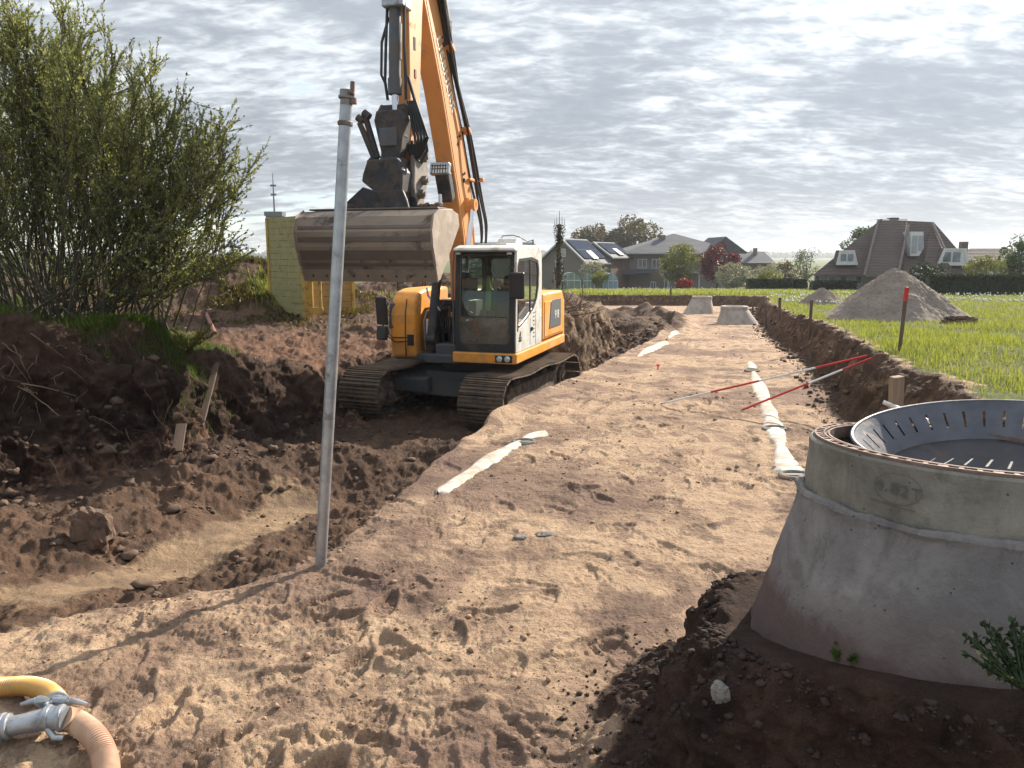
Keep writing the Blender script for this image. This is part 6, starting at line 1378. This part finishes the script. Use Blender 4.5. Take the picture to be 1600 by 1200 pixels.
def V3(*a): return Vector(a)

def house_B():
    Y = 98; z0 = -4.2; o = at(1035, 450, Y); o.z = z0; root = empty('brick_house', o, R(4), 'two storey dark brick house with a grey pyramid roof and a balcony', 'house')
    ez = at(1000, 395, Y).z - z0; rz = at(1062, 365, Y + 4).z - z0; X0, X1 = -4.6, 9.6; D = 9.5
    m = MB(); m.bb((X0, 0, 0), (X1, D, ez)); m.build('wall', M_brick, root)
    m = MB(); ax, bx = 2.4, 4.0; e = .75
    a, b, c, d = (X0 - e, -e, ez), (X1 + e, -e, ez), (X1 + e, D + e, ez), (X0 - e, D + e, ez); p, q = (ax, D / 2, rz), (ax + .3, D / 2, rz)
    m.add([a, b, c, d, p, q], [(0, 1, 5, 4), (1, 2, 5), (2, 3, 4, 5), (3, 0, 4), (3, 2, 1, 0)]); rf = m.build('roof', M_tile_dk, root)
    m = MB(); m.bb((X0 - e, -e - .06, ez - .16), (X1 + e, -e - .0, ez + .04)); m.bb((X0 - e - .06, -e, ez - .16), (X0 - e, D + e, ez + .04)); m.build('gutter', M_facia, rf)
    m = MB(); m.prism([(5.2, ez), (10.5, ez), (7.6, ez + 2.0)], -1.0, 6, 'y'); m.build('wing_roof', M_tile_dk, root)
    for x in (-2.7, -.9): window(root, (x, -.03, ez - 1.35), 1.15, 1.15, (1, 0, 0), (0, -1, 0))
    for x, w, h, z in ((-1.2, .7, 1.2, 1.9), (2.6, 1.1, 2.0, 1.9), (7.6, 1.0, 1.6, 2.0), (3.0, .9, 1.9, ez - 1.3), (.9, 1.4, 2.0, 1.8)): window(root, (x, -.03, z + .2), w, h, (1, 0, 0), (0, -1, 0))
    m = MB(); m.bb((.2, -1.5, ez - 2.5), (4.4, 0, ez - 2.35)); m.bb((.25, -1.45, 0), (.4, -1.3, ez - .4)); m.bb((4.2, -1.45, 0), (4.35, -1.3, ez - 2.4)); bl = m.build('balcony', M_facia, root)
    m = MB(); [m.bb((.3 + k * .25, -1.48, ez - 2.35), (.34 + k * .25, -1.44, ez - 1.4)) for k in range(17)]; m.bb((.2, -1.5, ez - 1.42), (4.4, -1.42, ez - 1.36)); m.build('railing', M_facia, bl)
    m = MB(); m.prism([(X0 - 5.5, ez - 3.0), (X0 + .0, ez - 2.0), (X0 + 3, ez - 2.1), (X0 + 3, ez - 2.35), (X0 - 5.5, ez - 3.25)], -2.2, 3.0, 'y'); m.build('carport_roof', M_tile_dk, root)
    m = MB(); [m.bb((x, y, 0), (x + .14, y + .14, ez - 2.9)) for x in (X0 - 5.2, X0 - 2.6) for y in (-2, 2.6)]; m.bb((X0 - 4.8, 2.8, 0), (X0, 3, ez - 3)); m.split('carport_post', M_wood, root)
    m = MB(); m.bb((.3, 3, ez + 1.2), (1.0, 3.7, rz - .2)); m.build('chimney', M_brick, root); 
house_B()
def gable_house(name, corner, rot, w, L, eave, ridge, label, solar=True, z0=-3.4):
    """gable end runs along local x (0..w), ridge along local y"""
    root = empty(name, (corner[0], corner[1], z0), rot, label, 'house'); m = MB(); m.prism([(0, 0), (w, 0), (w, eave), (w/2, ridge - .15), (0, eave)], 0, L, 'y'); m.build('wall', M_brick, root)
    s = .45; t = .18; sl = (ridge - eave) / (w / 2)
    m = MB()
    for q in ([(w/2, ridge), (w + s, eave - s * sl), (w + s, eave - s * sl - t), (w/2, ridge - t)], [(w/2, ridge), (-s, eave - s * sl), (-s, eave - s * sl - t), (w/2, ridge - t)]): m.prism(q, -.4, L + .4, 'y')
    rf = m.build('roof', M_tile_dk, root); nl = math.hypot(w / 2, ridge - eave); u = Vector((w / 2, 0, eave - ridge)) / nl; nr = Vector((-u.z, 0, u.x)); nr = nr if nr.z > 0 else -nr
    if solar:
        P0 = Vector((w/2, .1, ridge)) + u * .35 + nr * .08; P1 = P0 + u * (nl - .5); m = MB(); q = [P0, P1, P1 + Vector((0, L - .3, 0)), P0 + Vector((0, L - .3, 0))]; m.add(q + [p + nr * .05 for p in q], [(0, 1, 2, 3), (4, 7, 6, 5), (0, 4, 5, 1), (1, 5, 6, 2), (2, 6, 7, 3), (3, 7, 4, 0)])
        so = m.build('solar_array', M_solar, root); uv = so.data.uv_layers.new(name='UVMap')
        for lp in so.data.loops: v = so.data.vertices[lp.vertex_index].co - P0; uv.data[lp.index].uv = (v.y, v.dot(u))
        m = MB(); c = P0 + u * (nl * .72) + nr * .07 + Vector((0, L * .45, 0)); M3 = Matrix((Vector((0, 1, 0)), nr, u)).transposed(); m.box(c, (1.5, .12, 1.3), M3); k = m.build('roof_window', M_black, rf); m = MB(); m.box(c + nr * .05, (.6, .06, 1.1), M3); m.build('pane', M_frame, k)
    m = MB()
    for q in ([(w/2, ridge + .03), (w + s + .03, eave - s * sl), (w + s, eave - s * sl - .2), (w/2, ridge - .2)], [(w/2, ridge + .03), (-s - .03, eave - s * sl), (-s, eave - s * sl - .2), (w/2, ridge - .2)]): m.prism(q, -.46, -.40, 'y')
    m.build('verge_board', M_facia, rf); window(root, (w * .42, -.03, eave - .6), .9, 1.5, (1, 0, 0), (0, -1, 0), 1); window(root, (w * .5, -.03, ridge - 1.6), .8, .9, (1, 0, 0), (0, -1, 0), 1); return root
c = at(845, 418, 88); gable_house('solar_house', (c.x, c.y), R(-28), 5.4, 6.5, at(845, 406, 88).z + 3.4, at(870, 372, 86).z + 3.4, 'left of the two dark gabled houses with solar panels on the roof')
c = at(902, 418, 94); gable_house('solar_house', (c.x, c.y), R(-28), 4.3, 6.4, at(914, 398, 92).z + 3.4, at(935, 377, 90).z + 3.4, 'right of the two dark gabled houses with solar panels on the roof')
c = at(822, 418, 104); gable_house('far_house', (c.x, c.y), R(75), 6, 8, at(822, 392, 100).z + 3.6, at(838, 377, 100).z + 3.6, 'dark roofed house mostly hidden behind the excavator cab', False, -3.6)
def hip(name, x0, x1, yr0, yr1, Y, D, ye, yr, m_roof, m_wall, label, z0=-3.6):
    a = at(x0, ye, Y); b = at(x1, ye, Y); o = Vector((a.x, Y, z0)); root = empty(name, o, 0, label, 'house'); L = b.x - a.x; ez = a.z - z0; rz = at((x0 + x1) / 2, yr, Y + D / 2).z - z0; rx0 = at(yr0, yr, Y + D / 2).x - a.x; rx1 = at(yr1, yr, Y + D / 2).x - a.x
    m = MB(); m.bb((.4, .4, 0), (L - .4, D - .4, ez)); m.build('wall', m_wall, root); m = MB(); m.add([(0, 0, ez), (L, 0, ez), (L, D, ez), (0, D, ez), (rx0, D/2, rz), (rx1, D/2, rz)], [(0, 1, 5, 4), (1, 2, 5), (2, 3, 4, 5), (3, 0, 4), (3, 2, 1, 0)]); m.build('roof', m_roof, root); return root, L, ez, rz
g, L, ez, rz = hip('garage', 1146, 1212, 1158, 1194, 112, 7, 411, 393, M_tile_dk, M_brick, 'low house with a dark hipped roof right of the red leaved tree')
m = MB(); m.bb((L * .6, 2.5, rz - .6), (L * .6 + .5, 3, rz + .5)); m.build('chimney', M_brick, g)
g, L, ez, rz = hip('far_house', 1500, 1590, 1516, 1580, 88, 4, 408, 388, M_tile_rd, M_render, 'house with a plain dull red roof and a chimney right of the big brown roof')
m = MB(); m.bb((1.0, 1.6, rz - .6), (1.7, 2.3, rz + .75)); m.build('chimney', M_brick, g)
def house_D():
    Y = 60.0; z0 = -2.6; o = at(1270, 430, Y); o.z = z0; root = empty('brown_roofed_house', o, 0, 'large house with a steep brown tiled hipped roof and two white dormers', 'house'); D = 9.0
    P = lambda x, y, dy=0: (lambda v: (v.x - o.x, v.y - Y, v.z - z0))(at(x, y, Y + dy))
    ez = P(1270, 430)[2]; L = P(1532, 430)[0]
    m = MB(); m.prism([(.8, .8), (L - .8, .8), (L, D - .5), (4.6, D - .5)], 0, ez + .3, 'z'); m.build('wall', M_render, root)
    m = MB(); rA, rB = P(1376, 343, 4), P(1459, 347, 4); A, B, C_, D_ = (0, 0, ez), (L, 0, ez), (L + 3, D, ez), (4.0, D, ez); m.add([A, B, C_, D_, rA, rB], [(0, 1, 5, 4), (1, 2, 5), (2, 3, 4, 5), (3, 0, 4), (3, 2, 1, 0)]); rf = m.build('roof', M_tile_br, root)
    # steep wing in front, its own hipped end
    m = MB(); w0, w1 = P(1352, 432, -1.6), P(1402, 432, -1.6); t0, t1 = P(1378, 342, 3.8), P(1418, 342, 3.8); b0, b1 = P(1345, 430, .3), P(1412, 430, .3)
    t0f, t1f = P(1379, 344, 3.5), P(1417, 344.5, 3.5)
    m.add([w0, w1, t1f, t0f, t0, t1, b0, b1, (t0[0], 5.5, t0[2]), (t1[0], 5.5, t1[2])], [(0, 1, 2, 3), (0, 3, 4, 6), (1, 7, 5, 2), (3, 2, 5, 4), (4, 5, 9, 8), (0, 6, 7, 1)]); m.build('wing_roof', M_tile_br, root)
    m = MB(); w0, w1 = P(1440, 428, -.5), P(1490, 430, -.5); tt = P(1456, 352, 3.3); m.add([w0, w1, tt, P(1430, 430, .4), P(1500, 430, .4)], [(0, 1, 2), (0, 2, 3), (1, 4, 2), (0, 3, 4, 1)]); m.build('valley_roof', M_tile_br, root)
    for pts in ((P(1372, 345, 2.2), P(1350, 432, -1.65)), (P(1419, 352, 2.2), P(1402, 432, -1.65)), (P(1456, 350, 3.2), P(1476, 392, 1.1))):
        m = MB(); m.tube([Vector(p) + Vector((0, -.06, .05)) for p in pts], .10, 8); m.build('ridge_tile', M_facia2, rf)
    m = MB(); m.bb((P(1390, 342, 4)[0], 3.7, rA[2] - .3), (P(1402, 342, 4)[0], 4.5, rA[2] + .14)); m.build('chimney', M_brick, root)
    # white glazed stair light
    c = P(1432, 380, 1.4); m = MB(); m.prism([(P(1422, 400, 1)[0], P(1422, 400, 1)[2]), (P(1436, 400, 1)[0], P(1436, 400, 1)[2]), (P(1443, 388, 1)[0], P(1443, 388, 1)[2]), (P(1443, 362, 1)[0], P(1443, 362, 1)[2]), (P(1424, 362, 1)[0], P(1424, 362, 1)[2])], 1.0, 3.4, 'y'); s = m.build('stair_light', M_frame, root)
    m = MB(); m.bb((P(1425, 380, 1)[0], .96, P(1430, 396, 1)[2]), (P(1433, 380, 1)[0], .995, P(1430, 368, 1)[2])); m.bb((P(1435, 380, 1)[0], .96, P(1430, 392, 1)[2]), (P(1442, 380, 1)[0], .995, P(1430, 368, 1)[2])); m.build('pane', M_palepane, s)
    for k, (x0, x1, xt0, xt1, yt, yb, wx) in enumerate(((1306, 1340, 1312, 1335, 391, 414, (1314, 1323, 1325, 1334)), (1463, 1513, 1475, 1510, 388, 415, (1474, 1487, 1489, 1502)))):
        q = [P(x0, yb, .4), P(x1, yb, .4), P(xt1, yt, .4), P(xt0, yt, .4)]; m = MB(); m.prism([(a[0] + .0, a[2]) for a in q], .4, 1.1, 'y'); d = m.build('dormer', M_tile_br, root)
        cx = sum(a[0] for a in q) / 4; cz = sum(a[2] for a in q) / 4; m = MB(); m.panel([(a[0], a[2]) for a in q], [(cx + (a[0] - cx) * .80, cz + (a[2] - cz) * .80) for a in q], .33, .42, lambda a, b, h: (a, h, b)); m.build('frame', M_frame, d)
        m = MB(); m.add([(cx + (a[0] - cx) * .82, .385, cz + (a[2] - cz) * .82) for a in q], [(0, 1, 2, 3)]); m.build('cladding', M_frame, d)
        for a, b in ((wx[0], wx[1]), (wx[2], wx[3])): A_, B_ = P(a, yb - 6, .3), P(b, yt + 6, .3); m = MB(); m.bb((A_[0], .34, A_[2]), (B_[0], .37, B_[2])); m.build('pane', M_pane, d)
    for x, w in ((1277, 6), (1300, 8), (1318, 8), (1342, 7)):
        c = P(x, 437, .7); window(root, (c[0], .75, c[2]), w * .05 * 1.6, .7, (1, 0, 0), (0, -1, 0), 1)
    m = MB(); x0, x1 = P(1418, 430, -1)[0], P(1458, 430, -1)[0]; zt = P(1430, 429, -2)[2]
    for x in (x0, (x0 + x1) / 2, x1): m.bb((x, -2.1, 0), (x + .12, -2.0, zt))
    m.bb((x0, -2.12, zt), (x1 + .12, -1.98, zt + .12)); m.build('pergola', M_frame, root)
M_facia2 = mat('pale_ridge_mortar', (.17, .14, .13), (.13, .11, .10), .9); M_palepane = mat('pale_reflecting_glass', (.36, .38, .42), (.28, .30, .34), .3)
house_D()
# greenhouses and a blue shed beside the brick house
M_poly = mat('greenhouse_sheet', (.20, .28, .24), (.14, .20, .17), .25, 0, .6, 1.2); M_blue = mat('blue_sheet', (.22, .34, .42), (.16, .26, .34), .3, 0, .6, 1)
for x, w, yt, mt, lab in ((892, 30, 426, M_poly, 'rounded green tinted greenhouse, leftmost of the garden shelters'), (920, 17, 427, M_poly, 'narrow green tinted greenhouse second from the left of the garden shelters'), (935, 14, 433, M_blue, 'small pale blue garden shelter between the greenhouses'), (954, 22, 427, M_blue, 'pale blue glazed greenhouse beside the carport')):
    Y = 76; c = at(x, 455, Y); W = w / FPX * Y; z0 = gz(c.x, Y) - .3; H = at(x, yt, Y).z - z0; root = empty('greenhouse', (c.x, Y, z0), 0, lab, 'greenhouse'); pr = [(-W/2, 0)] + [(-W/2 * math.cos(a), H * .62 + H * .38 * math.sin(a)) for a in np.linspace(0, math.pi, 9)] + [(W/2, 0)]
    m = MB(); m.prism(pr, 0, 3.0, 'y'); m.build('sheet', mt, root); m = MB()
    for k in range(4): x_ = -W/2 + W * k / 3; m.bb((x_ - .02, -.04, 0), (x_ + .02, -.01, H * (.62 if k in (0, 3) else .93)))
    m.bb((-W/2, -.04, H * .6), (W/2, -.01, H * .64)); m.build('frame', M_frame, root)
# ------------------------------------------------------------------ far country on the left
def far_land():
    r = np.random.default_rng(77)
    def strip(name, y0, y1, x0, x1, m, dz):
        q = []; 
        for (x, y) in ((x0, y0), (x1, y0), (x1, y1), (x0, y1)): q.append((x, y, dz))
        m_ = MB(); m_.quad(*q); o = m_.build(name, m); o['kind'] = 'structure'; return o
    strip('rapeseed_field', 820, 1500, -700, -150, mat('rapeseed_yellow', (.62, .50, .03), (.5, .42, .03), .9, scale=.05), -2.3)
    strip('green_field', 150, 560, -420, -25, mat('young_corn_green', (.06, .13, .03), (.075, .15, .035), .9, scale=.05), -3.30)
    for i, (Y, x0, x1, h, n, nm) in enumerate(((1550, -1100, 900, 15, 9000, 'distant_woods'), (600, -520, -120, 6.5, 5000, 'far_tree_belt'))):
        x = r.uniform(x0, x1, n); hh = h * (.55 + .45 * np.abs(fbm(x * .02, x * 0 + i, 3))) ; z = -3.3 + hh * r.random(n) ** .6; P = np.stack([x, Y + r.normal(0, 6, n), z], 1)
        V, F = leaves_np(P, r.normal(size=(n, 3)), Y * .0045, .9, .1, r); o = np_mesh(nm, V, F, M_leaf_green); tag(o, kind='stuff')
far_land()
print('objects', len(S.objects))

hz = MB(); hz.bb((-2000, -60, -9), (2000, 2000, 24)); HZ = hz.build('haze', None); HZ['kind'] = 'stuff'
t = NT('haze_air'); v = t.n('ShaderNodeVolumePrincipled'); v.inputs['Color'].default_value = (.80, .86, .95, 1); v.inputs['Density'].default_value = .0003; v.inputs['Anisotropy'].default_value = .35
t.L.new(v.outputs[0], t.out.inputs['Volume']); HZ.data.materials.append(t.m)

GROUPS = {'manhole_shaft': 'concrete manhole shafts standing along the dug road', 'stake': 'stakes set along the edge of the meadow', 'suction_hose': 'suction hoses joined by the coupling', 'ranging_pole': 'ranging poles leaning on the right bank', 'drain_pipe': 'white drain pipes half buried in the sand',
          'clipped_hedge': 'dark clipped garden hedges', 'oak_tree': 'tall trees behind the houses', 'greenhouse': 'small greenhouses beside the brick house', 'solar_house': 'gabled houses with solar roofs', 'sand_heap': 'heaps of sandy soil in the meadow', 'board': 'wooden boards on the site',
          'flat_stone': 'flat stones lying in the sand', 'bare_root': 'bare roots sticking out of the left bank', 'blossom_bush': 'pale blossoming garden bushes', 'garden_bush': 'bushes in the gardens', 'field_bush': 'bushes behind the willow', 'garden_tree': 'green garden trees', 'far_house': 'far houses partly hidden'}
for o in S.objects:
    if o.parent is None and o.get('category'):
        k = o.name.split('.')[0]
        if k in GROUPS: o['group'] = GROUPS[k]
